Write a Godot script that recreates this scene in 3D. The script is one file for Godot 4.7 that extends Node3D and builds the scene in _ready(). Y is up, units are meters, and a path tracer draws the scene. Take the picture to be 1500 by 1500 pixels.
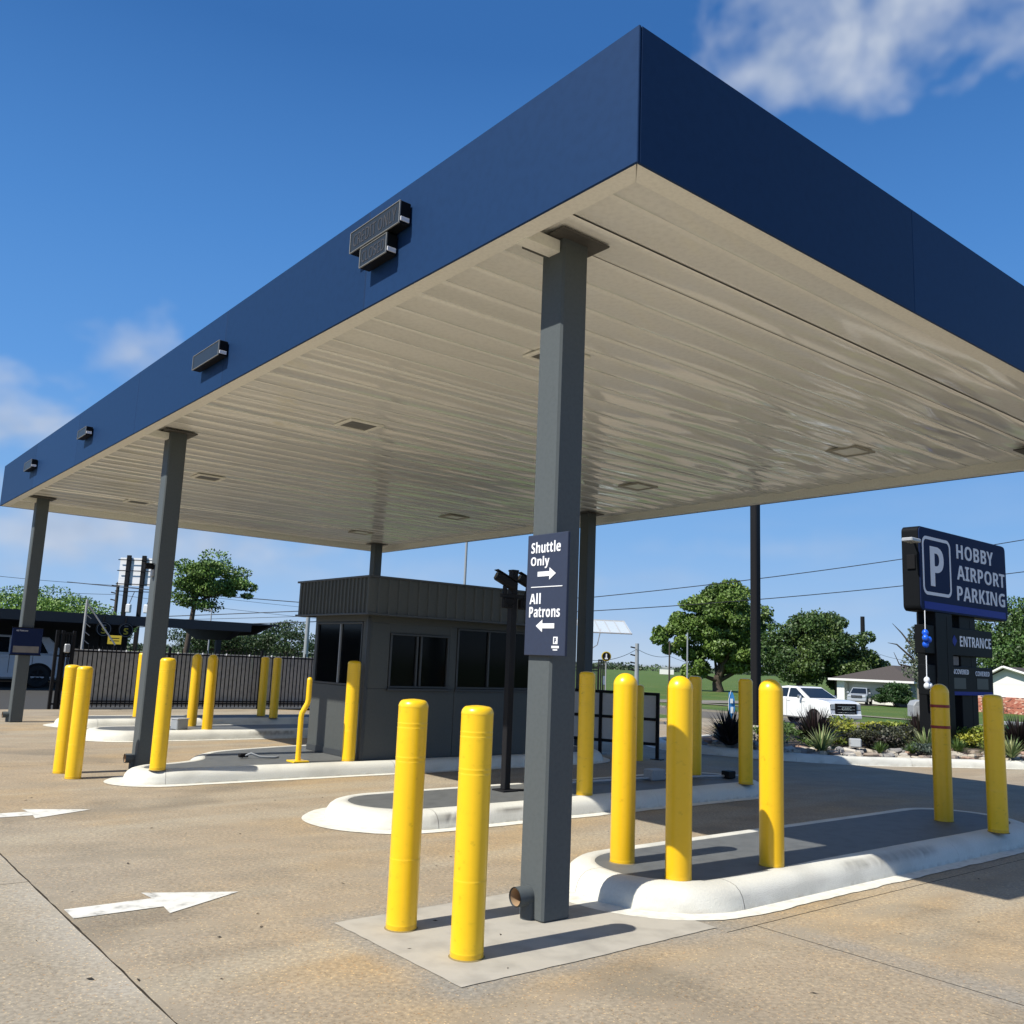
extends Node3D

var counts := {}
var rng := RandomNumberGenerator.new()
var nz := FastNoiseLite.new()
var M := {}
var T := {}
var bold: SystemFont
var plain_font: SystemFont

# ------------------------------------------------------------------ helpers
func numbered(called: String, parent: Node) -> String:
	var k = str(parent.get_instance_id()) + "/" + called
	var n: int = counts.get(k, 0)
	counts[k] = n + 1
	return called if n == 0 else "%s_%03d" % [called, n]

func thing(called: String, label: String, category: String, at := Vector3.ZERO, turn := 0.0, group := "") -> Node3D:
	var o := Node3D.new()
	o.name = numbered(called, self)
	add_child(o, true)
	o.position = at
	o.rotation.y = turn
	tag(o, label, category, group)
	return o

func tag(o: Node, label: String, category: String, group := ""):
	o.set_meta("label", label)
	o.set_meta("category", category)
	if group != "":
		o.set_meta("group", group)

func as_mesh(s) -> Mesh:
	return s if s is Mesh else s.commit()

func part(called: String, shape, material: Material, parent: Node, at := Vector3.ZERO) -> MeshInstance3D:
	var o := MeshInstance3D.new()
	o.mesh = as_mesh(shape)
	o.material_override = material
	o.name = numbered(called, parent)
	parent.add_child(o, true)
	o.position = at
	return o

func struct(called: String, shape, material: Material) -> MeshInstance3D:
	var o := part(called, shape, material, self)
	o.set_meta("kind", "structure")
	return o

func copy_of(src: Node3D, called: String, label: String, at: Vector3, turn := 0.0) -> Node3D:
	var c: Node3D = src.duplicate()
	c.name = numbered(called, self)
	add_child(c, true)
	c.position = at
	c.rotation.y = turn
	c.set_meta("label", label)
	return c

func lin(r: float, g: float, b: float) -> Color:
	return Color(r, g, b).linear_to_srgb()

func mat(called: String, c: Color, rough := 0.6, metal := 0.0) -> StandardMaterial3D:
	var m := StandardMaterial3D.new()
	m.resource_name = called
	m.albedo_color = c.linear_to_srgb()
	m.albedo_color.a = 1.0
	m.roughness = rough
	m.metallic = metal
	m.cull_mode = BaseMaterial3D.CULL_DISABLED
	M[called] = m
	return m

func tri(m: StandardMaterial3D, tex: Texture2D, scale: float, bump: Texture2D = null, bump_cm := 0.0) -> StandardMaterial3D:
	m.albedo_texture = tex
	m.uv1_triplanar = true
	m.uv1_world_triplanar = true
	m.uv1_scale = Vector3.ONE * scale
	if bump:
		m.heightmap_enabled = true
		m.heightmap_texture = bump
		m.heightmap_scale = bump_cm
	return m

func begin() -> SurfaceTool:
	var st := SurfaceTool.new()
	st.begin(Mesh.PRIMITIVE_TRIANGLES)
	return st

func face(st: SurfaceTool, p: Array, c := Color.WHITE):       # counter-clockwise seen from outside
	var n: Vector3 = Vector3.ZERO
	for i in range(1, p.size() - 1):
		n += (p[i] - p[0]).cross(p[i + 1] - p[0])
	if n.length() < 1e-12:
		return
	n = n.normalized()
	for i in range(1, p.size() - 1):
		for q in [p[0], p[i + 1], p[i]]:
			st.set_normal(n)
			st.set_color(c)
			st.add_vertex(q)

func box(st: SurfaceTool, c: Vector3, s: Vector3, b := 0.0, col := Color.WHITE, basis := Basis.IDENTITY) -> SurfaceTool:
	var h := s * 0.5
	b = minf(b, minf(h.x, minf(h.y, h.z)) * 0.8)
	for ax in 3:
		for sg in [-1.0, 1.0]:
			var u := (ax + 1) % 3
			var v := (ax + 2) % 3
			var q := []
			for k in [[-1, -1], [1, -1], [1, 1], [-1, 1]]:
				var p := Vector3.ZERO
				p[ax] = sg * h[ax]
				p[u] = k[0] * (h[u] - b)
				p[v] = k[1] * (h[v] - b)
				q.append(c + basis * p)
			if sg < 0:
				q.reverse()
			face(st, q, col)
	if b > 0:
		for ax in 3:
			var u := (ax + 1) % 3
			var v := (ax + 2) % 3
			for su in [-1.0, 1.0]:
				for sv in [-1.0, 1.0]:
					var q := []
					for k in [[0, -1], [0, 1], [1, 1], [1, -1]]:
						var p := Vector3.ZERO
						p[ax] = k[1] * (h[ax] - b)
						if k[0] == 0:
							p[u] = su * h[u]
							p[v] = sv * (h[v] - b)
						else:
							p[u] = su * (h[u] - b)
							p[v] = sv * h[v]
						q.append(c + basis * p)
					if (q[1] - q[0]).cross(q[2] - q[0]).dot((q[0] + q[2]) * 0.5 - c) < 0:
						q.reverse()
					face(st, q, col)
		for sx in [-1.0, 1.0]:
			for sy in [-1.0, 1.0]:
				for sz in [-1.0, 1.0]:
					var k := Vector3(sx, sy, sz)
					var q := [c + basis * (k * Vector3(h.x, h.y - b, h.z - b)), c + basis * (k * Vector3(h.x - b, h.y, h.z - b)), c + basis * (k * Vector3(h.x - b, h.y - b, h.z))]
					if (q[1] - q[0]).cross(q[2] - q[0]).dot(q[0] - c) < 0:
						q.reverse()
					face(st, q, col)
	return st

func bx(c: Vector3, s: Vector3, b := 0.0) -> SurfaceTool:
	return box(begin(), c, s, b)

func bounds(x0: float, x1: float, y0: float, y1: float, z0: float, z1: float, b := 0.0) -> SurfaceTool:
	return bx(Vector3(x0 + x1, y0 + y1, z0 + z1) * 0.5, Vector3(x1 - x0, y1 - y0, z1 - z0), b)

func tube(st: SurfaceTool, pts: Array, r: float, seg := 8, r_end := -1.0, caps := true, col := Color.WHITE) -> SurfaceTool:
	var rings := []
	var nrm := []
	var up := Vector3(0.13, 0.31, 0.94)
	for i in pts.size():
		var d: Vector3 = (pts[mini(i + 1, pts.size() - 1)] - pts[maxi(i - 1, 0)]).normalized()
		var a := d.cross(up).normalized()
		if a.length() < 0.5:
			a = d.cross(Vector3.RIGHT).normalized()
		var b := a.cross(d).normalized()
		up = b
		var rr := r if r_end < 0 else lerpf(r, r_end, float(i) / (pts.size() - 1))
		var ring := []
		var ns := []
		for k in seg + 1:
			var t := TAU * k / seg
			var n := a * cos(t) + b * sin(t)
			ns.append(n)
			ring.append(pts[i] + n * rr)
		rings.append(ring)
		nrm.append(ns)
	for i in pts.size() - 1:
		for k in seg:
			var q := [[i, k], [i, k + 1], [i + 1, k + 1], [i, k], [i + 1, k + 1], [i + 1, k]]
			for e in q:
				st.set_normal(nrm[e[0]][e[1]])
				st.set_color(col)
				st.add_vertex(rings[e[0]][e[1]])
	if caps:
		for e in [0, pts.size() - 1]:
			var q: Array = rings[e].slice(0, seg)
			var d: Vector3 = (pts[e] - pts[1 if e == 0 else e - 1])
			if (q[1] - q[0]).cross(q[2] - q[0]).dot(d) < 0:
				q.reverse()
			face(st, q, col)
	return st

func lathe(st: SurfaceTool, c: Vector3, prof: Array, seg := 24, cols: Array = []) -> SurfaceTool:   # [radius, height], from the bottom
	var n := prof.size()
	var ns := []
	for i in n:
		var a: Vector2 = Vector2(prof[maxi(i - 1, 0)][0], prof[maxi(i - 1, 0)][1])
		var b: Vector2 = Vector2(prof[mini(i + 1, n - 1)][0], prof[mini(i + 1, n - 1)][1])
		var d := (b - a).normalized()
		ns.append(Vector2(d.y, -d.x))
	for i in n - 1:
		for k in seg:
			for e in [[i, k], [i, k + 1], [i + 1, k + 1], [i, k], [i + 1, k + 1], [i + 1, k]]:
				var t: float = TAU * e[1] / seg
				var w := Vector3(cos(t), 0, sin(t))
				st.set_normal(Vector3(w.x * ns[e[0]].x, ns[e[0]].y, w.z * ns[e[0]].x))
				st.set_color(cols[e[0]] if cols.size() > 0 else Color.WHITE)
				st.add_vertex(c + w * prof[e[0]][0] + Vector3.UP * prof[e[0]][1])
	return st

func prism(st: SurfaceTool, pts: Array, w: float, bev := 0.0, w_top := -1.0, y_lo := 0.0, y_hi := 1.0) -> SurfaceTool:   # (z, y) profile, as wide as 2 w in x
	var area := 0.0
	for i in pts.size():
		var a: Vector2 = pts[i]
		var b: Vector2 = pts[(i + 1) % pts.size()]
		area += a.x * b.y - b.x * a.y
	var p := pts.duplicate()
	if area < 0:
		p.reverse()
	var n := p.size()
	var inn := []
	for i in n:
		var e0: Vector2 = (p[i] - p[(i - 1 + n) % n]).normalized()
		var e1: Vector2 = (p[(i + 1) % n] - p[i]).normalized()
		var m := Vector2(-(e0.y + e1.y), e0.x + e1.x)
		m = m.normalized() / maxf(0.4, m.length() * 0.5)
		inn.append(p[i] + m * bev)
	var at := func(v: Vector2, x: float) -> Vector3:
		var k := 1.0 if w_top < 0 else lerpf(1.0, w_top / w, clampf((v.y - y_lo) / (y_hi - y_lo), 0, 1))
		return Vector3(x * k, v.y, v.x)
	for i in n:
		var j := (i + 1) % n
		face(st, [at.call(p[i], w - bev), at.call(p[i], -w + bev), at.call(p[j], -w + bev), at.call(p[j], w - bev)])
		if bev > 0:
			face(st, [at.call(p[i], w - bev), at.call(p[j], w - bev), at.call(inn[j], w), at.call(inn[i], w)])
			face(st, [at.call(p[j], -w + bev), at.call(p[i], -w + bev), at.call(inn[i], -w), at.call(inn[j], -w)])
	var idx := Geometry2D.triangulate_polygon(PackedVector2Array(inn))
	for i in range(0, idx.size(), 3):
		var a: Vector2 = inn[idx[i]]
		var b: Vector2 = inn[idx[i + 1]]
		var c: Vector2 = inn[idx[i + 2]]
		if (b - a).cross(c - a) < 0:
			var s := b
			b = c
			c = s
		face(st, [at.call(a, -w), at.call(b, -w), at.call(c, -w)])
		face(st, [at.call(a, w), at.call(c, w), at.call(b, w)])
	return st

func flat(st: SurfaceTool, pts: PackedVector2Array, y: float, c := Color.WHITE) -> SurfaceTool:   # (x, z) polygon lying level
	var idx := Geometry2D.triangulate_polygon(pts)
	for i in range(0, idx.size(), 3):
		for k in 3:
			var q := pts[idx[i + k]]
			st.set_normal(Vector3.UP)
			st.set_color(c)
			st.add_vertex(Vector3(q.x, y, q.y))
	return st

func grid(xs: Array, zs: Array, hfn: Callable, cfn: Callable, ragged := 0.0) -> ArrayMesh:
	var v := PackedVector3Array()
	var n := PackedVector3Array()
	var c := PackedColorArray()
	var idx := PackedInt32Array()
	for z in zs:
		for x in xs:
			var y: float = hfn.call(x, z)
			var jig := 0.0
			if ragged > 0.0 and (x == xs[0] or x == xs[-1]):
				jig = ragged * (1.3 * patch(z * 900.0, x * 50.0) + 0.9 * patch(z * 3100.0, x))
			v.append(Vector3(x + jig, y, z))
			n.append(Vector3(y - hfn.call(x + 0.1, z), 0.1, y - hfn.call(x, z + 0.1)).normalized())
			c.append(cfn.call(x, z))
	var w := xs.size()
	for j in zs.size() - 1:
		for i in w - 1:
			var a := j * w + i
			idx.append_array([a, a + 1, a + w + 1, a, a + w + 1, a + w])
	return arrays(v, n, c, idx)

func arrays(v: PackedVector3Array, n: PackedVector3Array, c: PackedColorArray, idx: PackedInt32Array) -> ArrayMesh:
	var a := []
	a.resize(Mesh.ARRAY_MAX)
	a[Mesh.ARRAY_VERTEX] = v
	a[Mesh.ARRAY_NORMAL] = n
	if c.size() > 0:
		a[Mesh.ARRAY_COLOR] = c
	a[Mesh.ARRAY_INDEX] = idx
	var m := ArrayMesh.new()
	m.add_surface_from_arrays(Mesh.PRIMITIVE_TRIANGLES, a)
	return m

func steps(a: float, b: float, d: float) -> Array:
	var n := maxi(1, int(ceil((b - a) / d)))
	var r := []
	for i in n + 1:
		r.append(lerpf(a, b, float(i) / n))
	return r

func text(what: String, width: float, height: float, m: Material, parent: Node, at: Vector3, rot := Vector3.ZERO, font: Font = null, called := "lettering", deep := 0.006) -> MeshInstance3D:
	var t := TextMesh.new()
	t.text = what
	t.font = font if font else bold
	t.font_size = 48
	t.pixel_size = 0.01
	t.depth = 0.02
	t.curve_step = 1.0
	var ab := t.get_aabb()
	var o := MeshInstance3D.new()
	o.mesh = t
	o.material_override = m
	o.name = numbered(called, parent)
	parent.add_child(o, true)
	var sx := width / maxf(ab.size.x, 0.001)
	var sy := height / maxf(ab.size.y, 0.001)
	var cen := ab.get_center()
	o.basis = Basis.from_euler(rot) * Basis.from_scale(Vector3(sx, sy, deep / 0.02))
	o.position = at - o.basis * Vector3(cen.x, cen.y, 0)
	return o

func noise_tex(size: int, freq: float, ramp: Array, kind := FastNoiseLite.TYPE_SIMPLEX_SMOOTH, oct := 5, sd := 1) -> NoiseTexture2D:
	var n := FastNoiseLite.new()
	n.noise_type = kind
	n.frequency = freq
	n.fractal_octaves = oct
	n.seed = sd
	var t := NoiseTexture2D.new()
	t.width = size
	t.height = size
	t.seamless = true
	t.noise = n
	var g := Gradient.new()
	g.offsets = PackedFloat32Array(ramp.map(func(a): return a[0]))
	g.colors = PackedColorArray(ramp.map(func(a): return Color(a[1], a[1], a[1]) if a[1] is float else a[1]))
	t.color_ramp = g
	return t

# ------------------------------------------------------------------ the lie of the land
func land(x: float, _z := 0.0) -> float:
	if x < 6.2:
		return 0.0
	if x < 8.2:
		return -0.039 * (x - 6.2) * (x - 6.2) / 4.0
	if x < 13.0:
		return -0.039 * (x - 7.2)
	if x < 15.0:
		return -0.2262 - 0.039 * ((x - 13.0) - (x - 13.0) * (x - 13.0) / 4.0)
	if x < 22.0:
		return -0.2652
	if x < 36.0:
		return -0.2652 - 0.85 * smoothstep(22.0, 36.0, x)
	if x < 46.0:
		return -1.1152 - 0.155 * smoothstep(36.0, 46.0, x)
	return -1.2702 - 0.28 * clampf((x - 46.0) / 40.0, 0.0, 1.0)

func soil(x: float) -> float:
	return land(x) + 0.2

func patch(x: float, z: float) -> float:
	return nz.get_noise_2d(x, z)

func concrete_color(x: float, z: float) -> Color:
	var a := patch(x * 22, z * 34)
	var b := patch(x * 70 + 900, z * 110)
	var d := patch(x * 8 + 400, z * 8 - 77)
	var g := patch(x * 300 + 31, z * 300)
	var c := Color(0.43, 0.342, 0.238)
	c = c.lerp(Color(0.51, 0.36, 0.19), clampf(a * 2.0 + 0.1, 0, 0.85))
	c = c.lerp(Color(0.40, 0.352, 0.285), clampf(d * 1.8 + 0.12, 0, 0.9))
	c = c.lerp(Color(0.30, 0.25, 0.185), clampf(b * 1.6 - 0.12, 0, 0.65))
	c *= 1.0 + 0.16 * g + 0.12 * b
	var streak := patch(x * 9.0 + 300.0, z * 130.0 + x * 14.0)
	c = c.lerp(Color(0.50, 0.44, 0.34), clampf(streak * 1.5 - 0.1, 0, 0.5))
	var spill := patch(x * 34.0 - 500.0, z * 34.0 + 90.0)
	if spill > 0.34:
		c = c.lerp(Color(0.20, 0.165, 0.12), clampf((spill - 0.34) * 3.0, 0, 0.45))
	if x < -1.92:
		c = c.lerp(Color(0.44, 0.38, 0.295), 0.4)
		if x > -2.15:
			c = c.lerp(Color(0.54, 0.50, 0.44), clampf(0.5 + b, 0, 0.7))
	# grey smear of slurry round the newer pad, and the sealed strip in front of it
	var px := maxf(maxf(-0.72 - x, x - 1.15), 0)
	var pz := maxf(maxf(-1.57 - z, z + 0.32), 0)
	var pd := sqrt(px * px + pz * pz)
	if pd < 0.22:
		c = c.lerp(Color(0.33, 0.31, 0.28), clampf(0.75 - pd / 0.22 + b * 0.5, 0, 0.8))
	if x > 1.36 and x < 1.62 and z > -0.12:
		c = c.lerp(Color(0.36, 0.32, 0.27), clampf(0.65 + b, 0, 1))
	# wheel tracks in the lanes
	for zc in [-2.4, -6.0, -10.6, -13.9]:
		var w: float = absf(absf(z - zc) - 0.62)
		if w < 0.3 and x > 0.5:
			c = c.lerp(Color(0.27, 0.23, 0.18), (1 - w / 0.3) * 0.22 * clampf(0.6 + 1.5 * a, 0, 1))
	var grey := c.r * 0.4 + c.g * 0.4 + c.b * 0.2
	return c.lerp(Color(grey, grey, grey), 0.08) * 1.78

# ------------------------------------------------------------------ foliage
func leaves(blobs: Array, size: float, pal: Array, sd: int, flat_out := 0.35, shell := 0.55) -> ArrayMesh:   # blobs: [centre, radii, how many]
	var r := RandomNumberGenerator.new()
	r.seed = sd
	var v := PackedVector3Array()
	var n := PackedVector3Array()
	var c := PackedColorArray()
	var idx := PackedInt32Array()
	for b in blobs:
		var tint: Color = pal[r.randi() % pal.size()]
		for i in int(b[2]):
			var d := Vector3(r.randfn(), r.randfn(), r.randfn()).normalized()
			var rad := lerpf(shell, 1.12, pow(r.randf(), 0.6))
			if r.randf() < 0.07:
				rad += r.randf() * 0.25
			var p: Vector3 = b[0] + d * b[1] * rad
			var nn := (Vector3(r.randfn(), r.randfn(), r.randfn()).normalized() + d * flat_out).normalized()
			var a := nn.cross(Vector3(r.randfn(), r.randfn(), r.randfn())).normalized()
			var e := nn.cross(a)
			var s := size * r.randf_range(0.6, 1.35)
			var k := v.size()
			v.append_array([p - a * s * 0.5, p + e * s * 0.28, p + a * s * 0.5, p - e * s * 0.28])
			n.append_array([nn, nn, nn, nn])
			var col := tint.lerp(pal[r.randi() % pal.size()], 0.35) * r.randf_range(0.75, 1.25)
			c.append_array([col, col, col, col])
			idx.append_array([k, k + 1, k + 2, k, k + 2, k + 3])
	return arrays(v, n, c, idx)

func crown_blobs(c: Vector3, rad: Vector3, count: int, per: int, sd: int, blob := 0.34, low := -1.0) -> Array:
	var r := RandomNumberGenerator.new()
	r.seed = sd
	var out := []
	for i in count:
		var d := Vector3(r.randfn(), r.randfn(), r.randfn()).normalized()
		if d.y < low:
			d.y = -d.y
		var k := lerpf(0.25, 0.86, sqrt(r.randf()))
		var s := r.randf_range(0.65, 1.3) * blob
		out.append([c + d * rad * k, rad * s * Vector3(1, r.randf_range(0.6, 0.9), 1), int(per * s / blob)])
	return out

func tree(called: String, label: String, at: Vector3, blobs: Array, size: float, pal: Array, trunk_r: float, sd: int, group := "", limbs := 7, bark := "bark", fork := 0.35) -> Node3D:
	var o := thing(called, label, "tree", at, 0, group)
	var r := RandomNumberGenerator.new()
	r.seed = sd
	var st := begin()
	var low := 1e9
	var mid := Vector3.ZERO
	for b in blobs:
		low = minf(low, b[0].y)
		mid += b[0] / blobs.size()
	var top := Vector3(mid.x * 0.3, lerpf(low, mid.y, fork), mid.z * 0.3)
	tube(st, [Vector3(0, -0.1, 0), Vector3(0, 0.25, 0), top * 0.5 + Vector3(r.randf_range(-1, 1), 0, r.randf_range(-1, 1)) * trunk_r * 0.4, top], trunk_r * 1.25, 10, trunk_r * 0.75)
	part("trunk", st, M[bark], o)
	for i in limbs:
		var b: Array = blobs[r.randi() % blobs.size()]
		var e: Vector3 = b[0]
		var m := top.lerp(e, 0.5) + Vector3(0, -0.06, 0) * top.distance_to(e)
		part("limb", tube(begin(), [top - Vector3(0, trunk_r, 0), m, e], trunk_r * 0.5, 6, trunk_r * 0.08), M[bark], o)
	var f := part("crown", leaves(blobs, size, pal, sd + 5), M["leaf"], o)
	f.set_meta("kind", "stuff")
	return o

func spiky(label: String, at: Vector3, n: int, length: float, width: float, droop: float, pal: Array, sd: int, called := "spiky_plant", group := "") -> Node3D:
	var r := RandomNumberGenerator.new()
	r.seed = sd
	var v := PackedVector3Array()
	var nn := PackedVector3Array()
	var c := PackedColorArray()
	var idx := PackedInt32Array()
	for i in n:
		var a := r.randf() * TAU
		var lean := r.randf_range(0.08, 1.15)
		var dir := Vector3(cos(a), 0, sin(a))
		var side := Vector3(-sin(a), 0, cos(a))
		var ln := length * r.randf_range(0.65, 1.1)
		var p := dir * r.randf() * length * 0.12
		var col: Color = pal[r.randi() % pal.size()] * r.randf_range(0.7, 1.3)
		var base := v.size()
		for k in 6:
			var t := k / 5.0
			var ang := lean + droop * t * t * lean
			if k > 0:
				p += (dir * sin(ang) + Vector3.UP * cos(ang)) * ln / 5.0
			var w := width * (1.0 - t * t) * 0.5 + 0.001
			v.append_array([p - side * w, p + side * w])
			var nm := (Vector3.UP * sin(ang) - dir * cos(ang)).normalized()
			nn.append_array([nm, nm])
			c.append_array([col, col])
		for k in 5:
			var b := base + k * 2
			idx.append_array([b, b + 3, b + 1, b, b + 2, b + 3])
	var o := thing(called, label, "plant", at, 0, group)
	part("blades", arrays(v, nn, c, idx), M["leaf"], o)
	return o

func shrub(label: String, at: Vector3, rad: Vector3, n: int, size: float, pal: Array, sd: int, called := "shrub") -> Node3D:
	var o := thing(called, label, "plant", at)
	var bl := crown_blobs(Vector3(0, rad.y * 0.95, 0), rad, 14, n / 14, sd, 0.42)
	part("foliage", leaves(bl, size, pal, sd + 3, 0.3, 0.3), M["leaf"], o).set_meta("kind", "stuff")
	var st := begin()
	for i in 5:
		var e: Vector3 = bl[i][0]
		tube(st, [Vector3(0, -0.02, 0), e * 0.5, e], 0.02, 5, 0.006)
	part("stem", st, M["bark"], o)
	return o

# ------------------------------------------------------------------ kerbed islands
func stadium(x0: float, x1: float, zc: float, r: float) -> Array:
	var p := []
	for x in steps(x0 + r, x1 - r, 0.035):
		p.append(Vector2(x, zc + r))
	for i in range(1, 24):
		var t := PI / 2 - PI * i / 24.0
		p.append(Vector2(x1 - r + cos(t) * r, zc + sin(t) * r))
	for x in steps(x0 + r, x1 - r, 0.035):
		p.append(Vector2(x0 + x1 - x, zc - r))
	for i in range(1, 24):
		var t := -PI / 2 - PI * i / 24.0
		p.append(Vector2(x0 + r + cos(t) * r, zc + sin(t) * r))
	return p

func smooth_loop(pts: Array, step: float) -> Array:
	var c := Curve2D.new()
	var n := pts.size()
	for i in n + 1:
		var a: Vector2 = pts[(i - 1 + n) % n]
		var b: Vector2 = pts[i % n]
		var d: Vector2 = pts[(i + 1) % n]
		var t := (d - a).normalized()
		c.add_point(b, -t * b.distance_to(a) * 0.33, t * b.distance_to(d) * 0.33)
	c.bake_interval = step * 0.5
	var out := []
	var ln := c.get_baked_length()
	var k := int(ln / step)
	for i in k:
		out.append(c.sample_baked(ln * i / k))
	return out

func inward(loop: Array) -> Array:
	var area := 0.0
	var n := loop.size()
	for i in n:
		area += loop[i].cross(loop[(i + 1) % n])
	var out := []
	for i in n:
		var t: Vector2 = (loop[(i + 1) % n] - loop[(i - 1 + n) % n]).normalized()
		out.append(Vector2(-t.y, t.x) * signf(area))
	return out

func kerb_color(p: Vector3, scuffs: Array) -> Color:
	var g := patch(p.x * 160, p.z * 160 + p.y * 400)
	var g2 := patch(p.x * 900, p.z * 900 + p.y * 1700)
	var c := Color(0.70, 0.685, 0.61)
	c = c.lerp(Color(0.53, 0.515, 0.455), clampf(g * 1.3 + 0.1, 0, 0.6))
	if p.y < 0.02:
		c = c.lerp(Color(0.42, 0.37, 0.29), clampf(0.25 + g2, 0, 0.8))
	for s in scuffs:
		if p.x > s[0] and p.x < s[1] and p.z > s[2] and p.z < s[3] and p.y > s[4] and p.y < s[5]:
			var e := clampf(minf(p.x - s[0], s[1] - p.x) / 0.18, 0, 1)
			c = c.lerp(Color(0.16, 0.15, 0.13), clampf(e * s[6] * (0.75 + g2 * 0.9), 0, 0.85))
	return c

func kerb_sections(loop: Array, parent: Node, prof: Array, length: float, scuffs: Array, y0: Callable, m: Material, called := "kerb_section"):
	var nin := inward(loop)
	var n := loop.size()
	var i := 0
	while i < n:
		var run := 0.0
		var j := i
		while j < n and (run < length or n - j < 6):
			run += loop[j].distance_to(loop[(j + 1) % n])
			j += 1
		var v := PackedVector3Array()
		var nn := PackedVector3Array()
		var cc := PackedColorArray()
		var idx := PackedInt32Array()
		var w := prof.size()
		for k in range(i, j + 1):
			var p: Vector2 = loop[k % n]
			var q: Vector2 = nin[k % n]
			if k == j:
				p = p.lerp(loop[(k - 1) % n], 0.05)
			var wob := 1.0 + 0.03 * patch(p.x * 60, p.y * 60)
			for a in w:
				var o: Vector2 = p + q * prof[a][0]
				var y: float = prof[a][1] * wob + y0.call(p.x, p.y)
				v.append(Vector3(o.x, y, o.y))
				var d: Vector2 = Vector2(prof[mini(a + 1, w - 1)][0], prof[mini(a + 1, w - 1)][1]) - Vector2(prof[maxi(a - 1, 0)][0], prof[maxi(a - 1, 0)][1])
				d = d.normalized()
				nn.append(Vector3(-q.x * d.y, d.x, -q.y * d.y).normalized())
				cc.append(kerb_color(Vector3(o.x, prof[a][1], o.y), scuffs))
		for k in j - i:
			for a in w - 1:
				var b := k * w + a
				idx.append_array([b, b + 1, b + w + 1, b, b + w + 1, b + w])
		part(called, arrays(v, nn, cc, idx), m, parent)
		i = j

func island(label: String, loop: Array, scuffs: Array = [], nose := 0.0) -> Node3D:
	var o := thing("traffic_island", label, "traffic island", Vector3.ZERO, 0, "kerbed islands between the lanes")
	var prof := [[0.0, 0.0], [0.01, 0.035], [0.022, 0.075], [0.045, 0.11], [0.08, 0.135], [0.125, 0.148], [0.175, 0.152], [0.215, 0.151], [0.22, 0.13]]
	kerb_sections(loop, o, prof, 2.9, scuffs, func(_x, _z): return 0.0, M["kerb_paint"])
	var nin := inward(loop)
	var pad := PackedVector2Array()
	for i in range(0, loop.size(), 2):
		pad.append(loop[i] + nin[i] * 0.205)
	part("surface", flat(begin(), pad, 0.147), M["island_grey"], o)
	var st := begin()
	var n := loop.size()
	var x_lo := 1e9
	for p in loop:
		x_lo = minf(x_lo, p.x)
	for i in n:
		var q := []
		for k in [i, (i + 1) % n]:
			var w := 0.12 + 0.02 * patch(loop[k].x * 200, loop[k].y * 200) + nose * clampf(1 - (loop[k].x - x_lo) / 0.6, 0, 1)
			q.append(Vector3(loop[k].x + nin[k].x * 0.02, 0.005, loop[k].y + nin[k].y * 0.02))
			q.append(Vector3(loop[k].x - nin[k].x * w, 0.005, loop[k].y - nin[k].y * w))
		face(st, [q[0], q[1], q[3], q[2]])
	part("painted_gutter", st, M["white_paint"], o)
	return o

# ------------------------------------------------------------------ bollards
func grime(p: Array) -> Array:
	return p.map(func(a): return Color(0.84, 0.80, 0.7) if a[1] < 0.03 else Color.WHITE)

var bollard_proto := {}
func bollard_at(kind: String, label: String, x: float, z: float, y0: float, top: float, group: String) -> Node3D:
	var key := kind + ("%.2f" % (top - y0))
	var h := top - y0
	var o: Node3D
	if bollard_proto.has(key):
		o = copy_of(bollard_proto[key], "bollard", label, Vector3(x, y0, z))
		o.set_meta("group", group)
		return o
	o = thing("bollard", label, "bollard", Vector3(x, y0, z), 0, group)
	bollard_proto[key] = o
	var r := 0.086
	var p := [[r + 0.001, 0.0]]
	var rings := [0.03, h * 0.30, h * 0.72, h * 0.74, h * 0.87, h * 0.89] if kind == "sleeve" else [0.02]
	for y in rings:
		p.append_array([[r, y - 0.006], [r + 0.0015, y - 0.002], [r - 0.0012, y], [r, y + 0.006]])
	if kind == "dome":
		p.append([r, h - r])
		part("pipe", lathe(begin(), Vector3.ZERO, p, 32, grime(p)), M["yellow"], o)
		var d := []
		for i in 13:
			var t := PI / 2 * i / 12.0
			d.append([r * cos(t) + 0.0005, h - r + r * sin(t)])
		part("dome_cap", lathe(begin(), Vector3.ZERO, d, 32), M["yellow"], o)
	else:
		p.append([r, h - 0.05])
		part("sleeve", lathe(begin(), Vector3.ZERO, p, 32, grime(p)), M["yellow"], o)
		var d := []
		for i in 9:
			var t := PI / 2 * i / 8.0
			d.append([r - 0.03 + 0.031 * cos(t), h - 0.05 + 0.04 * sin(t)])
		d.append([r * 0.4, h - 0.0065])
		d.append([0.0, h - 0.004])
		part("cap", lathe(begin(), Vector3.ZERO, d, 32), M["yellow"], o)
	var g := [[r + 0.009, 0.0], [r + 0.006, 0.003], [r, 0.006]]
	part("base_ring", lathe(begin(), Vector3.ZERO, g, 24), M["grout"], o)
	return o

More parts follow.
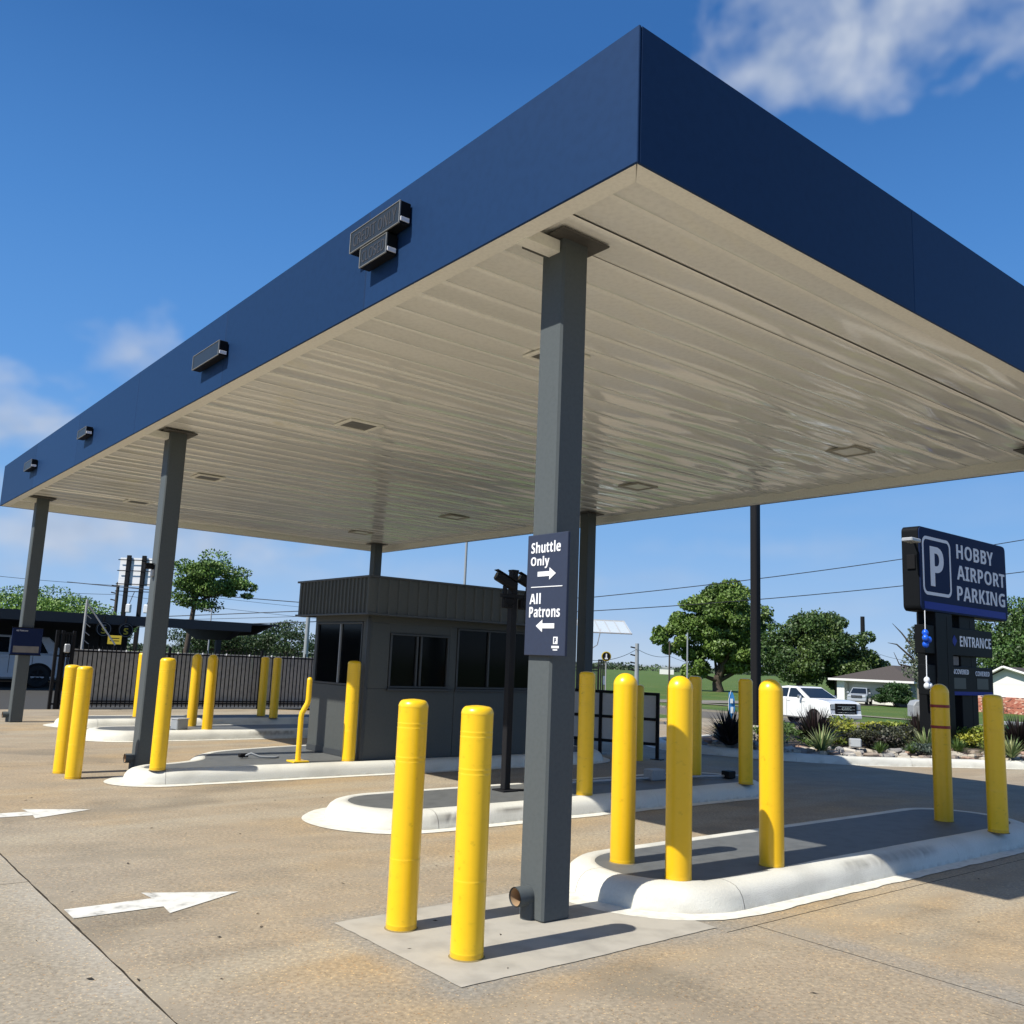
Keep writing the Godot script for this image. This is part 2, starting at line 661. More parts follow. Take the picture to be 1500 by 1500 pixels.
# ------------------------------------------------------------------ cars
func car(called: String, label: String, category: String, at: Vector3, turn: float, paint: String, sp: Dictionary) -> Node3D:
	var o := thing(called, label, category, at, turn)
	var w: float = sp.w
	part("body", prism(begin(), sp.body, w, 0.06), M[paint], o)
	var y0: float = sp.belt - 0.02
	var y1: float = sp.roof
	part("cabin", prism(begin(), sp.cabin, w - 0.05, 0.03, w - 0.24, y0, y1), M[paint], o)
	var cab: Array = sp.cabin     # rear low, rear high, front high, front low
	var lift := func(a: Vector2, b: Vector2, t: float) -> Vector2: return a.lerp(b, t)
	var xw := func(y: float, off: float) -> float: return lerpf(w - 0.05, w - 0.24, clampf((y - y0) / (y1 - y0), 0, 1)) + off
	# windscreen and rear window
	var last := cab.size() - 1
	for e in [[last, last - 1, "windscreen", 1.0], [0, 1, "rear_window", -1.0]]:
		var a: Vector2 = cab[e[0]]
		var b: Vector2 = cab[e[1]]
		var lo: Vector2 = lift.call(a, b, 0.1)
		var hi: Vector2 = lift.call(a, b, 0.88)
		var nrm := Vector2(b.y - a.y, -(b.x - a.x)).normalized() * 0.012
		if nrm.x * e[3] < 0:
			nrm = -nrm
		lo += nrm
		hi += nrm
		var q := [Vector3(xw.call(lo.y, -0.09), lo.y, lo.x), Vector3(xw.call(hi.y, -0.09), hi.y, hi.x), Vector3(-xw.call(hi.y, -0.09), hi.y, hi.x), Vector3(-xw.call(lo.y, -0.09), lo.y, lo.x)]
		var st := begin()
		face(st, q)
		part(e[2], st, M["dark_glass"], o)
	# side windows
	for s in [-1.0, 1.0]:
		for k in sp.windows:
			var st := begin()
			var q := []
			for p in k:
				q.append(Vector3(s * xw.call(p.y, 0.006), p.y, p.x))
			face(st, q)
			part("side_window", st, M["dark_glass"], o)
		for k in sp.seams:
			part("door_gap", bx(Vector3(s * (w + 0.001), (sp.belt + 0.45) * 0.5, k), Vector3(0.006, sp.belt - 0.5, 0.014)), M["black_plastic"], o)
			part("door_handle", bx(Vector3(s * (w + 0.012), sp.belt - 0.12, k + 0.14), Vector3(0.03, 0.035, 0.2), 0.01), M[paint], o)
		part("mirror", bx(Vector3(s * (w + 0.12), sp.belt + 0.1, sp.mirror), Vector3(0.22, 0.19, 0.13), 0.04), M[sp.get("mirror_mat", paint)], o)
		part("headlight", bx(Vector3(s * (w - 0.24), sp.lamp, sp.front - 0.035), Vector3(0.36, sp.get("lamp_h", 0.2), 0.14), 0.03), M["lamp_glass"], o)
		part("tail_light", bx(Vector3(s * (w - 0.1), sp.belt - 0.2, sp.rear + 0.035), Vector3(0.2, 0.36, 0.12), 0.02), M["red_lamp"], o)
		for z in sp.axles:
			var arch := []
			for i in 15:
				var t := PI * i / 14.0
				arch.append(Vector2(z + cos(t) * sp.wheel * 1.22, sp.wheel + sin(t) * sp.wheel * 1.2))
			var st := begin()
			var c3 := []
			for p in arch:
				c3.append(Vector3(s * (w + 0.004), p.y, p.x))
			face(st, c3)
			part("wheel_arch", st, M["black_plastic"], o)
			var hub := Node3D.new()
			hub.name = numbered("wheel", o)
			o.add_child(hub, true)
			hub.position = Vector3(s * (w - 0.1), sp.wheel, z)
			hub.rotation.z = -s * PI / 2
			var R: float = sp.wheel
			part("tyre", lathe(begin(), Vector3.ZERO, [[R * 0.62, 0.125], [R * 0.9, 0.13], [R, 0.09], [R, -0.09], [R * 0.9, -0.13]].map(func(a): return [a[0], a[1]]), 24), M["rubber"], hub)
			var st2 := lathe(begin(), Vector3.ZERO, [[0.0, 0.1], [R * 0.14, 0.1], [R * 0.16, 0.08], [R * 0.5, 0.07], [R * 0.58, 0.118], [R * 0.64, 0.12]], 24)
			part("rim", st2, M[sp.get("rim", "alloy")], hub)
			for i in 6:
				var a := TAU * i / 6
				part("spoke", box(begin(), Vector3(cos(a), 0, sin(a)) * R * 0.36 + Vector3(0, 0.105, 0), Vector3(R * 0.44, 0.02, R * 0.12), 0.0, Color.WHITE, Basis(Vector3.UP, -a)), M[sp.get("rim", "alloy")], hub)
	part("front_bumper", bx(Vector3(0, sp.bump, sp.front + 0.02), Vector3(w * 1.94, 0.24, 0.16), 0.05), M[sp.get("bumper", paint)], o)
	part("rear_bumper", bx(Vector3(0, sp.bump + 0.02, sp.rear - 0.02), Vector3(w * 1.94, 0.24, 0.16), 0.05), M[sp.get("bumper", paint)], o)
	var gr := part("grille", bx(Vector3(0, sp.lamp - sp.grille * 0.22, sp.front + 0.03), Vector3(w * sp.get("glow", 1.12), sp.grille, 0.06), 0.02), M["black_plastic"], o)
	for i in sp.bars:
		part("grille_bar", bx(Vector3(0, sp.lamp - sp.grille * 0.22 - sp.grille * 0.4 + sp.grille * 0.8 * (i + 0.5) / sp.bars, sp.front + 0.066), Vector3(w * 1.06, 0.02, 0.014), 0.004), M["chrome"], gr)
	return o

# ------------------------------------------------------------------ wires and poles
func wire(label: String, pts: Array, sag: float, r := 0.02, group := "power lines over the road"):
	var p := []
	for i in pts.size() - 1:
		for k in 12:
			var t := k / 12.0
			p.append(pts[i].lerp(pts[i + 1], t) - Vector3(0, sag * 4 * t * (1 - t), 0))
	p.append(pts[-1])
	tag(part("power_line", tube(begin(), p, r, 5), M["wire"], self), label, "power line", group)

# ------------------------------------------------------------------ sky: air and clouds, computed
func sky_image() -> ImageTexture:
	var W := 2048
	var H := 1024
	var im := Image.create(W, H, false, Image.FORMAT_RGBF)
	var n := FastNoiseLite.new()
	n.noise_type = FastNoiseLite.TYPE_SIMPLEX_SMOOTH
	n.frequency = 1.0
	n.fractal_octaves = 5
	n.seed = 11
	var w2 := FastNoiseLite.new()
	w2.frequency = 1.0
	w2.fractal_octaves = 2
	w2.seed = 5
	# azimuth from north towards east, elevation, half width, half height (degrees), density
	var seeds := [[62, 36, 9, 3.8, 1.0], [55.5, 34.6, 4.5, 2.2, 0.8], [67, 37, 7, 4, 1.0], [15, 17.2, 2.6, 2.4, 0.7], [10.5, 12.4, 5.0, 2.3, 1.0], [7.5, 14.2, 2.6, 1.5, 1.0], [2, 12.5, 6, 2.6, 0.9],
		[14, 6.4, 13, 3.0, 0.85], [24, 4.8, 9, 1.5, 0.4], [-6, 6, 12, 3.0, 0.7], [56, 7.5, 10, 0.9, 0.22], [48, 5.4, 6, 0.8, 0.22], [36, 5.5, 5, 0.7, 0.2],
		[95, 30, 11, 4, 0.8], [120, 42, 13, 5, 0.7], [118, 14, 14, 3, 0.7], [150, 25, 12, 4, 0.8], [180, 12, 18, 3, 0.7], [205, 33, 12, 4, 0.8], [232, 16, 13, 3, 0.7], [262, 20, 10, 3, 0.6], [290, 35, 12, 4, 0.8], [315, 15, 14, 3, 0.8], [338, 30, 11, 4, 0.7], [340, 62, 16, 7, 0.5], [170, 60, 16, 8, 0.5]]
	var sun := Vector3(-0.872, 1.0, -0.047).normalized()
	var ramp := [[-1.0, Color(0.55, 0.66, 0.80)], [0.0, Color(0.53, 0.66, 0.82)], [3.0, Color(0.35, 0.55, 0.84)], [8.0, Color(0.225, 0.45, 0.81)], [16.0, Color(0.12, 0.33, 0.74)], [25.0, Color(0.078, 0.25, 0.62)], [36.0, Color(0.042, 0.158, 0.445)], [60.0, Color(0.030, 0.115, 0.34)], [90.0, Color(0.026, 0.095, 0.29)]]
	for j in H:
		var el := 90.0 - 180.0 * (j + 0.5) / H
		if el < -1.0:
			var gcol := Color(0.24, 0.23, 0.19)
			for i in W:
				im.set_pixel(i, j, gcol)
			continue
		var base: Color = ramp[0][1]
		for k in ramp.size() - 1:
			if el >= ramp[k][0] and el <= ramp[k + 1][0]:
				var t: float = (el - ramp[k][0]) / (ramp[k + 1][0] - ramp[k][0])
				base = ramp[k][1].lerp(ramp[k + 1][1], t)
		var row := []
		for s in seeds:
			if absf(el - s[1]) < s[3] * 2.2:
				row.append(s)
		var ce := cos(deg_to_rad(el))
		var se := sin(deg_to_rad(el))
		for i in W:
			var az := 360.0 * (i + 0.5) / W - SKY_TURN
			var a := deg_to_rad(az)
			var d := Vector3(sin(a) * ce, se, -cos(a) * ce)
			var c := base
			var g := clampf(d.dot(sun), 0, 1)
			c += Color(0.16, 0.15, 0.13) * (pow(g, 6.0) + 1.6 * pow(g, 40.0))
			var veil := 0.0
			if el < 14 and el > -1:
				veil = clampf(n.get_noise_3d(d.x * 3.2, d.y * 16.0, d.z * 3.2) * 0.9 - 0.02, 0, 1) * (1 - el / 14.0) * 0.55
			var den := 0.0
			if row.size() > 0:
				var q := d * 9.0
				var wob := w2.get_noise_3d(q.x * 0.4, q.y * 0.4, q.z * 0.4)
				var f := n.get_noise_3d(q.x * 0.55 + wob, q.y * 1.0 + wob, q.z * 0.55)
				var f2 := n.get_noise_3d(q.x * 2.1 + 40.0, q.y * 3.2, q.z * 2.1)
				for s in row:
					var dz := fposmod(az - s[0] + 180.0, 360.0) - 180.0
					var e := sqrt(pow(dz * ce / s[2], 2) + pow((el - s[1]) / s[3], 2))
					if e < 2.2:
						den = maxf(den, clampf((1.2 - e) * 0.8 + f * 0.7 + f2 * 0.42, 0, 1) * s[4] * clampf(2.0 - e, 0, 1))
			den = clampf(pow(den, 1.15) * 0.95 + veil, 0, 0.88)
			var shade := clampf(0.5 + 0.8 * n.get_noise_3d(d.x * 14.0 + 7.0, d.y * 20.0, d.z * 14.0), 0, 1)
			var white := Color(0.44, 0.52, 0.66).lerp(Color(0.60, 0.66, 0.77), shade)
			c = c.lerp(white, den)
			im.set_pixel(i, j, c)
	return ImageTexture.create_from_image(im)

const SKY_TURN := 0.0

func aggregate_image() -> Image:
	var S := 1024
	var im := Image.create(S, S, false, Image.FORMAT_RGB8)
	var r := RandomNumberGenerator.new()
	r.seed = 77
	var data := PackedByteArray()
	data.resize(S * S * 3)
	var n := FastNoiseLite.new()
	n.frequency = 0.05
	n.fractal_octaves = 3
	for y in S:
		for x in S:
			var t := n.get_noise_2d(x, y)
			# fade the noise across the seams so the tile repeats
			var e := minf(minf(x, S - x), minf(y, S - y)) / 60.0
			t *= clampf(e, 0, 1)
			var v := 170 + t * 26 + r.randf_range(-9, 9)
			var k := (y * S + x) * 3
			data[k] = clampi(int(v), 0, 255)
			data[k + 1] = clampi(int(v), 0, 255)
			data[k + 2] = clampi(int(v * 0.985), 0, 255)
	for i in 9500:
		var cx := r.randi() % S
		var cy := r.randi() % S
		var a := r.randf_range(0.8, 3.0)
		var b := a * r.randf_range(0.55, 1.0)
		var th := r.randf() * PI
		var kind := r.randf()
		var tone := Vector3(235, 222, 196) * r.randf_range(0.9, 1.06)
		if kind > 0.62:
			tone = Vector3(140, 120, 98) * r.randf_range(0.72, 1.1)
		if kind > 0.88:
			tone = Vector3(214, 170, 118)
		var R := int(ceil(a))
		for dy in range(-R, R + 1):
			for dx in range(-R, R + 1):
				var u := (dx * cos(th) + dy * sin(th)) / a
				var w := (-dx * sin(th) + dy * cos(th)) / b
				if u * u + w * w < 1.0:
					var k := (posmod(cy + dy, S) * S + posmod(cx + dx, S)) * 3
					var mix := 0.8 if kind < 0.3 else 0.5
					data[k] = clampi(int(lerpf(data[k], tone.x, mix)), 0, 255)
					data[k + 1] = clampi(int(lerpf(data[k + 1], tone.y, mix)), 0, 255)
					data[k + 2] = clampi(int(lerpf(data[k + 2], tone.z, mix)), 0, 255)
	return Image.create_from_data(S, S, false, Image.FORMAT_RGB8, data)

func brick_image() -> Image:
	var im := Image.create(512, 512, false, Image.FORMAT_RGB8)
	im.fill(Color(0.62, 0.56, 0.52))
	var r := RandomNumberGenerator.new()
	r.seed = 9
	for row in 16:
		for k in 9:
			var c := Color(0.60, 0.30, 0.24).lerp(Color(0.74, 0.50, 0.42), r.randf())
			if r.randf() < 0.2:
				c = Color(0.80, 0.68, 0.62)
			if r.randf() < 0.15:
				c = Color(0.42, 0.22, 0.19)
			var x := k * 64 - (32 if row % 2 else 0)
			for seg in [Rect2i(x + 2, row * 32 + 3, 59, 27)]:
				im.fill_rect(seg, c)
	return im

func materials():
	T.grain = noise_tex(512, 0.06, [[0.0, 0.94], [0.5, 0.98], [1.0, 1.0]], FastNoiseLite.TYPE_SIMPLEX_SMOOTH, 5, 3)
	T.scuff = noise_tex(1024, 0.011, [[0.0, 0.8], [0.14, 0.93], [0.2, 0.985], [0.6, 1.0], [1.0, 0.99]], FastNoiseLite.TYPE_SIMPLEX_SMOOTH, 6, 44)
	T.fine = noise_tex(512, 0.15, [[0.0, 0.3], [1.0, 0.8]], FastNoiseLite.TYPE_SIMPLEX, 3, 4)
	T.dents = noise_tex(512, 0.012, [[0.0, 0.0], [1.0, 1.0]], FastNoiseLite.TYPE_SIMPLEX_SMOOTH, 2, 6)
	T.dirt = noise_tex(1024, 0.008, [[0.0, 0.88], [0.38, 0.96], [0.6, 1.0], [1.0, 0.98]], FastNoiseLite.TYPE_SIMPLEX_SMOOTH, 6, 8)
	T.paint = noise_tex(1024, 0.02, [[0.0, 0.55], [0.2, 0.86], [0.45, 0.97], [1.0, 1.0]], FastNoiseLite.TYPE_SIMPLEX_SMOOTH, 6, 18)
	T.grass = noise_tex(1024, 0.05, [[0.0, Color(0.52, 0.58, 0.42)], [0.45, Color(0.80, 0.86, 0.62)], [0.75, Color(0.95, 0.98, 0.74)], [1.0, Color(1.0, 0.97, 0.75)]], FastNoiseLite.TYPE_SIMPLEX, 6, 21)
	T.roof = noise_tex(512, 0.08, [[0.0, 0.6], [1.0, 1.0]], FastNoiseLite.TYPE_CELLULAR, 2, 12)
	var agg := aggregate_image()
	T.agg = ImageTexture.create_from_image(agg)
	T.brick = ImageTexture.create_from_image(brick_image())
	var vc := func(m): m.vertex_color_use_as_albedo = true; return m
	tri(vc.call(mat("concrete", Color(1.22, 1.22, 1.22), 0.88)), T.agg, 1 / 1.9, T.agg, 0.05)
	M.concrete.albedo_color = Color(1, 1, 1)
	tri(mat("pad_concrete", Color(0.40, 0.37, 0.315), 0.9), T.dirt, 1 / 2.7, T.fine, 0.05)
	tri(mat("joint", Color(0.035, 0.028, 0.021), 0.95), T.grain, 2.0)
	tri(vc.call(mat("kerb_paint", Color(1, 1, 1), 0.62)), T.grain, 1.4, T.fine, 0.7)
	tri(mat("white_paint", Color(0.70, 0.68, 0.60), 0.7), T.dirt, 1 / 0.9)
	tri(mat("road_white", Color(0.70, 0.685, 0.63), 0.75), T.paint, 1 / 2.7, T.agg, 0.05)
	tri(mat("island_grey", Color(0.118, 0.123, 0.122), 0.62), T.dirt, 1 / 1.7, T.fine, 0.12)
	tri(mat("asphalt", Color(0.10, 0.098, 0.095), 0.92), T.agg, 1 / 1.9, T.agg, 0.2)
	tri(mat("road", Color(0.30, 0.27, 0.23), 0.92), T.agg, 1 / 3.0)
	tri(vc.call(mat("lawn", Color(1, 1, 1), 0.95)), T.grass, 1 / 2.6, T.grass, 3.0)
	tri(mat("soil", Color(0.07, 0.05, 0.036), 1.0), T.grain, 1.3, T.fine, 2.0)
	var y := tri(vc.call(mat("yellow", Color(0.90, 0.555, 0.004), 0.36)), T.scuff, 1 / 0.9)
	y.clearcoat_enabled = true
	y.clearcoat = 0.35
	y.clearcoat_roughness = 0.28
	tri(mat("grout", Color(0.22, 0.17, 0.07), 0.9), T.grain, 3.0)
	var b := tri(mat("blue", Color(0.0112, 0.036, 0.102), 0.5), T.grain, 0.35)
	b.metallic_specular = 0.25
	for k in 3:
		var b2: StandardMaterial3D = b.duplicate()
		b2.resource_name = "blue_%d" % k
		b2.albedo_color = (Color(0.0112, 0.036, 0.102) * (0.94 + 0.07 * k)).linear_to_srgb()
		b2.albedo_color.a = 1.0
		M["blue_%d" % k] = b2
	var so := tri(mat("soffit", Color(0.90, 0.90, 0.85), 0.4), T.grain, 0.55)
	so.clearcoat_enabled = true
	so.clearcoat = 1.0
	so.clearcoat_roughness = 0.09
	tri(mat("trim", Color(0.86, 0.85, 0.78), 0.45), T.grain, 0.8)
	var ste := tri(mat("steel_grey", Color(0.094, 0.107, 0.112), 0.5), T.grain, 0.9)
	ste.metallic_specular = 0.25
	tri(mat("booth_grey", Color(0.068, 0.075, 0.073), 0.6), T.grain, 0.8, T.dents, 0.25)
	tri(mat("booth_trim", Color(0.045, 0.050, 0.054), 0.45), T.grain, 0.9)
	tri(mat("plate", Color(0.07, 0.067, 0.062), 0.6), T.dirt, 2.0)
	tri(mat("black_steel", Color(0.018, 0.018, 0.020), 0.42), T.grain, 1.0)
	tri(mat("wood_pole", Color(0.06, 0.05, 0.042), 0.9), T.grain, 0.7)
	tri(mat("black_plastic", Color(0.014, 0.014, 0.015), 0.5), T.grain, 1.0)
	tri(mat("galvanised", Color(0.45, 0.46, 0.47), 0.45, 0.3), T.grain, 1.0)
	tri(mat("conduit_grey", Color(0.30, 0.32, 0.34), 0.55), T.grain, 1.0)
	tri(mat("slat_grey", Color(0.19, 0.18, 0.17), 0.8), T.dirt, 0.7)
	tri(mat("screen_cloth", Color(0.52, 0.505, 0.48), 0.9), T.dirt, 0.7)
	tri(mat("screen_white", Color(0.60, 0.60, 0.61), 0.5), T.grain, 0.7)
	tri(mat("sign_navy", Color(0.010, 0.020, 0.066), 0.6), T.grain, 0.8)
	tri(mat("board_navy", Color(0.022, 0.032, 0.066), 0.6), T.grain, 0.8)
	tri(mat("sign_blue", Color(0.012, 0.03, 0.26), 0.4), T.grain, 0.8)
	tri(mat("sign_black", Color(0.008, 0.009, 0.0105), 0.5), T.grain, 0.8)
	for k in ["sign_navy", "sign_black", "sign_blue", "black_steel", "black_plastic"]:
		M[k].metallic_specular = 0.22
	mat("letter_white", Color(0.80, 0.81, 0.84), 0.6)
	mat("letter_grey", Color(0.70, 0.71, 0.76), 0.6)
	mat("led_face", Color(0.018, 0.022, 0.025), 0.4)
	mat("led_dead", Color(0.045, 0.043, 0.045), 0.5)
	mat("led_edge", Color(0.24, 0.245, 0.24), 0.5)
	mat("light_rim", Color(0.36, 0.34, 0.29), 0.5)
	mat("lens", Color(0.85, 0.85, 0.78), 0.25)
	mat("lens_dark", Color(0.13, 0.13, 0.12), 0.3)
	mat("wire", Color(0.02, 0.02, 0.022), 0.6)
	tri(mat("bark", Color(0.085, 0.066, 0.05), 0.95), T.grain, 2.0, T.fine, 3.0)
	tri(mat("bark_pale", Color(0.20, 0.18, 0.155), 0.95), T.grain, 2.0)
	var lf: StandardMaterial3D = vc.call(mat("leaf", Color(1, 1, 1), 0.55))
	lf.backlight_enabled = true
	lf.backlight = Color(0.09, 0.14, 0.03)
	tri(vc.call(mat("stone", Color(1, 1, 1), 0.9)), T.dirt, 2.3, T.fine, 1.0)
	var g := mat("dark_glass", Color(0.012, 0.016, 0.02), 0.06)
	g.metallic_specular = 0.6
	var bg := mat("booth_glass", Color(0.004, 0.005, 0.006), 0.08)
	bg.metallic_specular = 0.22
	bg.transparency = BaseMaterial3D.TRANSPARENCY_ALPHA
	bg.albedo_color.a = 0.9
	for p in [["paint_white", Color(0.74, 0.75, 0.76)], ["paint_silver", Color(0.30, 0.33, 0.36)], ["paint_dim", Color(0.60, 0.61, 0.63)]]:
		var m := mat(p[0], p[1], 0.3)
		m.clearcoat_enabled = true
		m.clearcoat = 0.8
		m.clearcoat_roughness = 0.08
	mat("chrome", Color(0.6, 0.6, 0.62), 0.2, 0.9)
	mat("alloy", Color(0.32, 0.33, 0.34), 0.35, 0.7)
	mat("rubber", Color(0.016, 0.016, 0.016), 0.85)
	mat("lamp_glass", Color(0.45, 0.48, 0.50), 0.1)
	mat("red_lamp", Color(0.22, 0.01, 0.01), 0.2)
	mat("red_tape", Color(0.26, 0.025, 0.02), 0.5)
	tri(mat("house_white", Color(0.76, 0.75, 0.72), 0.85), T.grain, 0.5)
	tri(mat("garage_door", Color(0.66, 0.65, 0.63), 0.7), T.grain, 0.5)
	tri(mat("shingle", Color(0.115, 0.095, 0.085), 0.95), T.roof, 0.45, T.roof, 2.0)
	var br := tri(mat("brick_wall", Color(0.95, 0.80, 0.74), 0.9), T.brick, 1 / 1.85, T.brick, 0.6)
	br.albedo_color = Color(1, 0.93, 0.9)
	tri(mat("carport_dark", Color(0.035, 0.034, 0.034), 0.6), T.grain, 0.5)
	mat("sign_yellow", Color(0.40, 0.30, 0.012), 0.6)
	mat("flag_blue", Color(0.03, 0.20, 0.50), 0.8)
	mat("foil_blue", Color(0.01, 0.10, 0.62), 0.3)
	mat("foil_white", Color(0.72, 0.74, 0.78), 0.4)
	mat("green_board", Color(0.03, 0.12, 0.06), 0.6)
	mat("rust", Color(0.40, 0.27, 0.16), 0.9)
	var cl := mat("clear_sheet", Color(0.82, 0.84, 0.82), 0.3)
	cl.transparency = BaseMaterial3D.TRANSPARENCY_ALPHA
	cl.albedo_color.a = 0.3

# ------------------------------------------------------------------ the scene
func _ready():
	nz.noise_type = FastNoiseLite.TYPE_SIMPLEX_SMOOTH
	nz.frequency = 0.01
	nz.fractal_octaves = 4
	nz.seed = 3
	rng.seed = 1
	bold = SystemFont.new()
	bold.font_names = PackedStringArray(["Droid Sans"])
	bold.font_weight = 700
	plain_font = SystemFont.new()
	plain_font.font_names = PackedStringArray(["Droid Sans"])

	var cam := Camera3D.new()
	cam.name = "camera"
	cam.position = Vector3(-3.40826, 1.5, 3.23854)
	cam.rotation = Vector3(0.163304, -0.678314, 0.0404775)
	cam.fov = rad_to_deg(2 * atan(750.0 / 1323.773))
	cam.near = 0.05
	cam.far = 6000
	add_child(cam)
	cam.current = true

	var env := Environment.new()
	env.background_mode = Environment.BG_SKY
	var sky := Sky.new()
	var pano := PanoramaSkyMaterial.new()
	pano.panorama = sky_image()
	pano.energy_multiplier = 0.8
	sky.sky_material = pano
	env.sky = sky
	env.tonemap_mode = Environment.TONE_MAPPER_LINEAR
	env.tonemap_exposure = 1.25
	env.sdfgi_enabled = true
	env.ssao_enabled = true
	env.ssil_enabled = true
	var we := WorldEnvironment.new()
	we.name = "world_environment"
	we.environment = env
	add_child(we)

	var sun := DirectionalLight3D.new()
	sun.name = "sun"
	sun.light_color = Color(1.0, 0.98, 0.935)
	sun.light_energy = 1.6
	sun.light_angular_distance = 0.5
	sun.shadow_enabled = true
	add_child(sun)
	sun.look_at_from_position(Vector3.ZERO, Vector3(0.872, -1.0, 0.047), Vector3.UP)

	materials()
	ground()
	canopy()
	booth()
	islands()
	bollards()
	lane_things()
	fence()
	left_yard()
	planting()
	pylon()
	street()
	far_things()

# ------------------------------------------------------------------ ground
func ground():
	var lines := func(a: float, b: float) -> Array:
		var r := []
		for v in [-3500, -1500, -700, -350, -180, -110, -70, -45, -30, -20, -10, 0, 10, 20, 24, 28, 32, 36, 40, 43, 46, 50, 56, 62, 70, 80, 95, 120, 160, 220, 350, 700, 1500, 3500]:
			if v >= a and v <= b:
				r.append(float(v))
		return r
	var grass := func(x, z): 
		var a := patch(x * 14, z * 14)
		var b := patch(x * 60 + 50, z * 60)
		return Color(0.085, 0.155, 0.030).lerp(Color(0.15, 0.185, 0.055), clampf(0.4 + a * 1.2 + b * 0.5, 0, 1))
	struct("terrain", grid(lines.call(-3500, 3500), lines.call(-3500, 3500), func(x, z): return land(x, z) - 0.045 - (0.4 if x < 23 and x > -60 and z > -62 and z < 60 else 0.0), grass), M.lawn)
	var lawn_fine := grid(steps(45.5, 130, 1.2), steps(-130, 20, 1.5), func(x, z): return land(x, z) + 0.012 + 0.05 * patch(x * 20, z * 20), grass)
	struct("lawn", lawn_fine, M.lawn)
	struct("verge_grass", grid(steps(20.02, 34.4, 1.0), steps(-60, 40, 1.5), func(x, z): return land(x, z) - 0.02, grass), M.lawn)
	# bed for the slabs, seen as the dark line in the joints
	struct("joint_filler", grid(steps(-30, 20, 0.5), [-19.6, 0.0, 30.0], func(x, _z): return land(x) - 0.013, func(_x, _z): return Color.WHITE), M.joint)
	var slabs := [[-1.915, 1.12, -9.337, 30.0], [1.12, 1.388, -0.238, 30.0], [1.396, 20.0, -0.238, 30.0], [1.12, 20.0, -9.337, -0.246], [-1.914, 20.0, -19.6, -9.347],
		[-12.0, -1.926, -3.327, 30.0], [-12.0, -1.926, -9.3, -3.335], [-12.0, -1.926, -19.6, -9.31], [-30.0, -12.01, -19.6, 30.0]]
	for s in slabs:
		var near: bool = s[0] > -3 and s[3] <= 30.0
		var zs := steps(s[2], minf(s[3], 6.0), 0.10 if near else 0.25)
		if s[3] > 6.0:
			zs.append_array(steps(6.0, s[3], 1.5).slice(1))
		var xs := steps(s[0], minf(s[1], 12.0), 0.15 if near else 0.3)
		if s[1] > 12.0:
			xs.append_array(steps(12.0, s[1], 0.8).slice(1))
		struct("concrete_slab", grid(xs, zs, land, concrete_color, 0.006 if absf(s[0] + 1.914) < 0.1 or absf(s[1] + 1.926) < 0.1 else 0.0), M.concrete)
	for d in [[-18.5, -12.7], [-1.6, 14.0]]:
		struct("driveway", grid(steps(20.0, 34.6, 0.7), steps(d[0], d[1], 0.8), func(x, z): return land(x, z) + 0.005, concrete_color), M.concrete)
	var pad := PackedVector2Array([Vector2(-0.72, -1.55), Vector2(-0.71, -0.34), Vector2(0.1, -0.325), Vector2(1.14, -0.33), Vector2(1.16, -1.2), Vector2(1.0, -1.57)])
	var rough := PackedVector2Array()
	for i in pad.size():
		var a: Vector2 = pad[i]
		var b: Vector2 = pad[(i + 1) % pad.size()]
		for k in 16:
			var q := a.lerp(b, k / 16.0)
			rough.append(q + Vector2(patch(q.x * 800, q.y * 800), patch(q.y * 800 + 70, q.x * 800)) * 0.007)
	pad = rough
	struct("column_pad", flat(begin(), pad, 0.004), M.pad_concrete)
	struct("parking_lot", grid(steps(-30, 20, 2.0), steps(-62, -19.6, 2.0), func(_x, _z): return -0.002, func(_x, _z): return Color.WHITE), M.asphalt)
	struct("road", grid(steps(34.5, 45.3, 1.0), steps(-300, 60, 3.0), func(x, z): return land(x, z) + 0.0, func(_x, _z): return Color.WHITE), M.road)
	for k in [[45.3, 45.6, 0.13], [34.2, 34.5, 0.13]]:
		for seg in [[-300.0, -18.5], [-12.7, -1.6], [14.0, 60.0]] if k[0] < 40 else [[-300.0, 60.0]]:
			struct("road_kerb", grid([k[0], k[0] + 0.02, k[1] - 0.02, k[1]], steps(seg[0], seg[1], 4.0), func(x, z): return land(x, z) + (k[2] if x > k[0] + 0.01 and x < k[1] - 0.01 else -0.02), func(x, z): return Color(0.36, 0.33, 0.28)), M.concrete)
	struct("sidewalk", grid(steps(55.5, 57.0, 0.75), steps(-130, 20, 2.0), func(x, z): return land(x, z) + 0.07, func(x, z): return Color(0.52, 0.47, 0.38) * (1 + 0.2 * patch(x * 50, z * 50))), M.concrete)
	struct("house_drive", grid(steps(45.6, 88.0, 2.0), steps(-50.6, -45.6, 1.2), func(x, z): return land(x, z) + 0.08, func(x, z): return Color(0.50, 0.46, 0.39)), M.concrete)
	var bits := begin()
	for i in 90:
		var q := Vector3(rng.randf_range(-4.5, 7.0), 0.004, rng.randf_range(-7.0, 1.2))
		var t := rng.randf() * TAU
		var l := rng.randf_range(0.006, 0.022)
		var u := Vector3(cos(t), 0, sin(t)) * l
		var v := Vector3(-sin(t), 0, cos(t)) * l * 0.4
		face(bits, [q - u, q + v + Vector3(0, 0.004, 0), q + u, q - v], Color(0.05, 0.04, 0.03) * rng.randf_range(0.5, 1.6))
	var db := part("dry_debris", bits, M.stone, self)
	db.set_meta("kind", "stuff")
	tag(db, "scattered dry leaf bits and grit on the concrete", "debris")
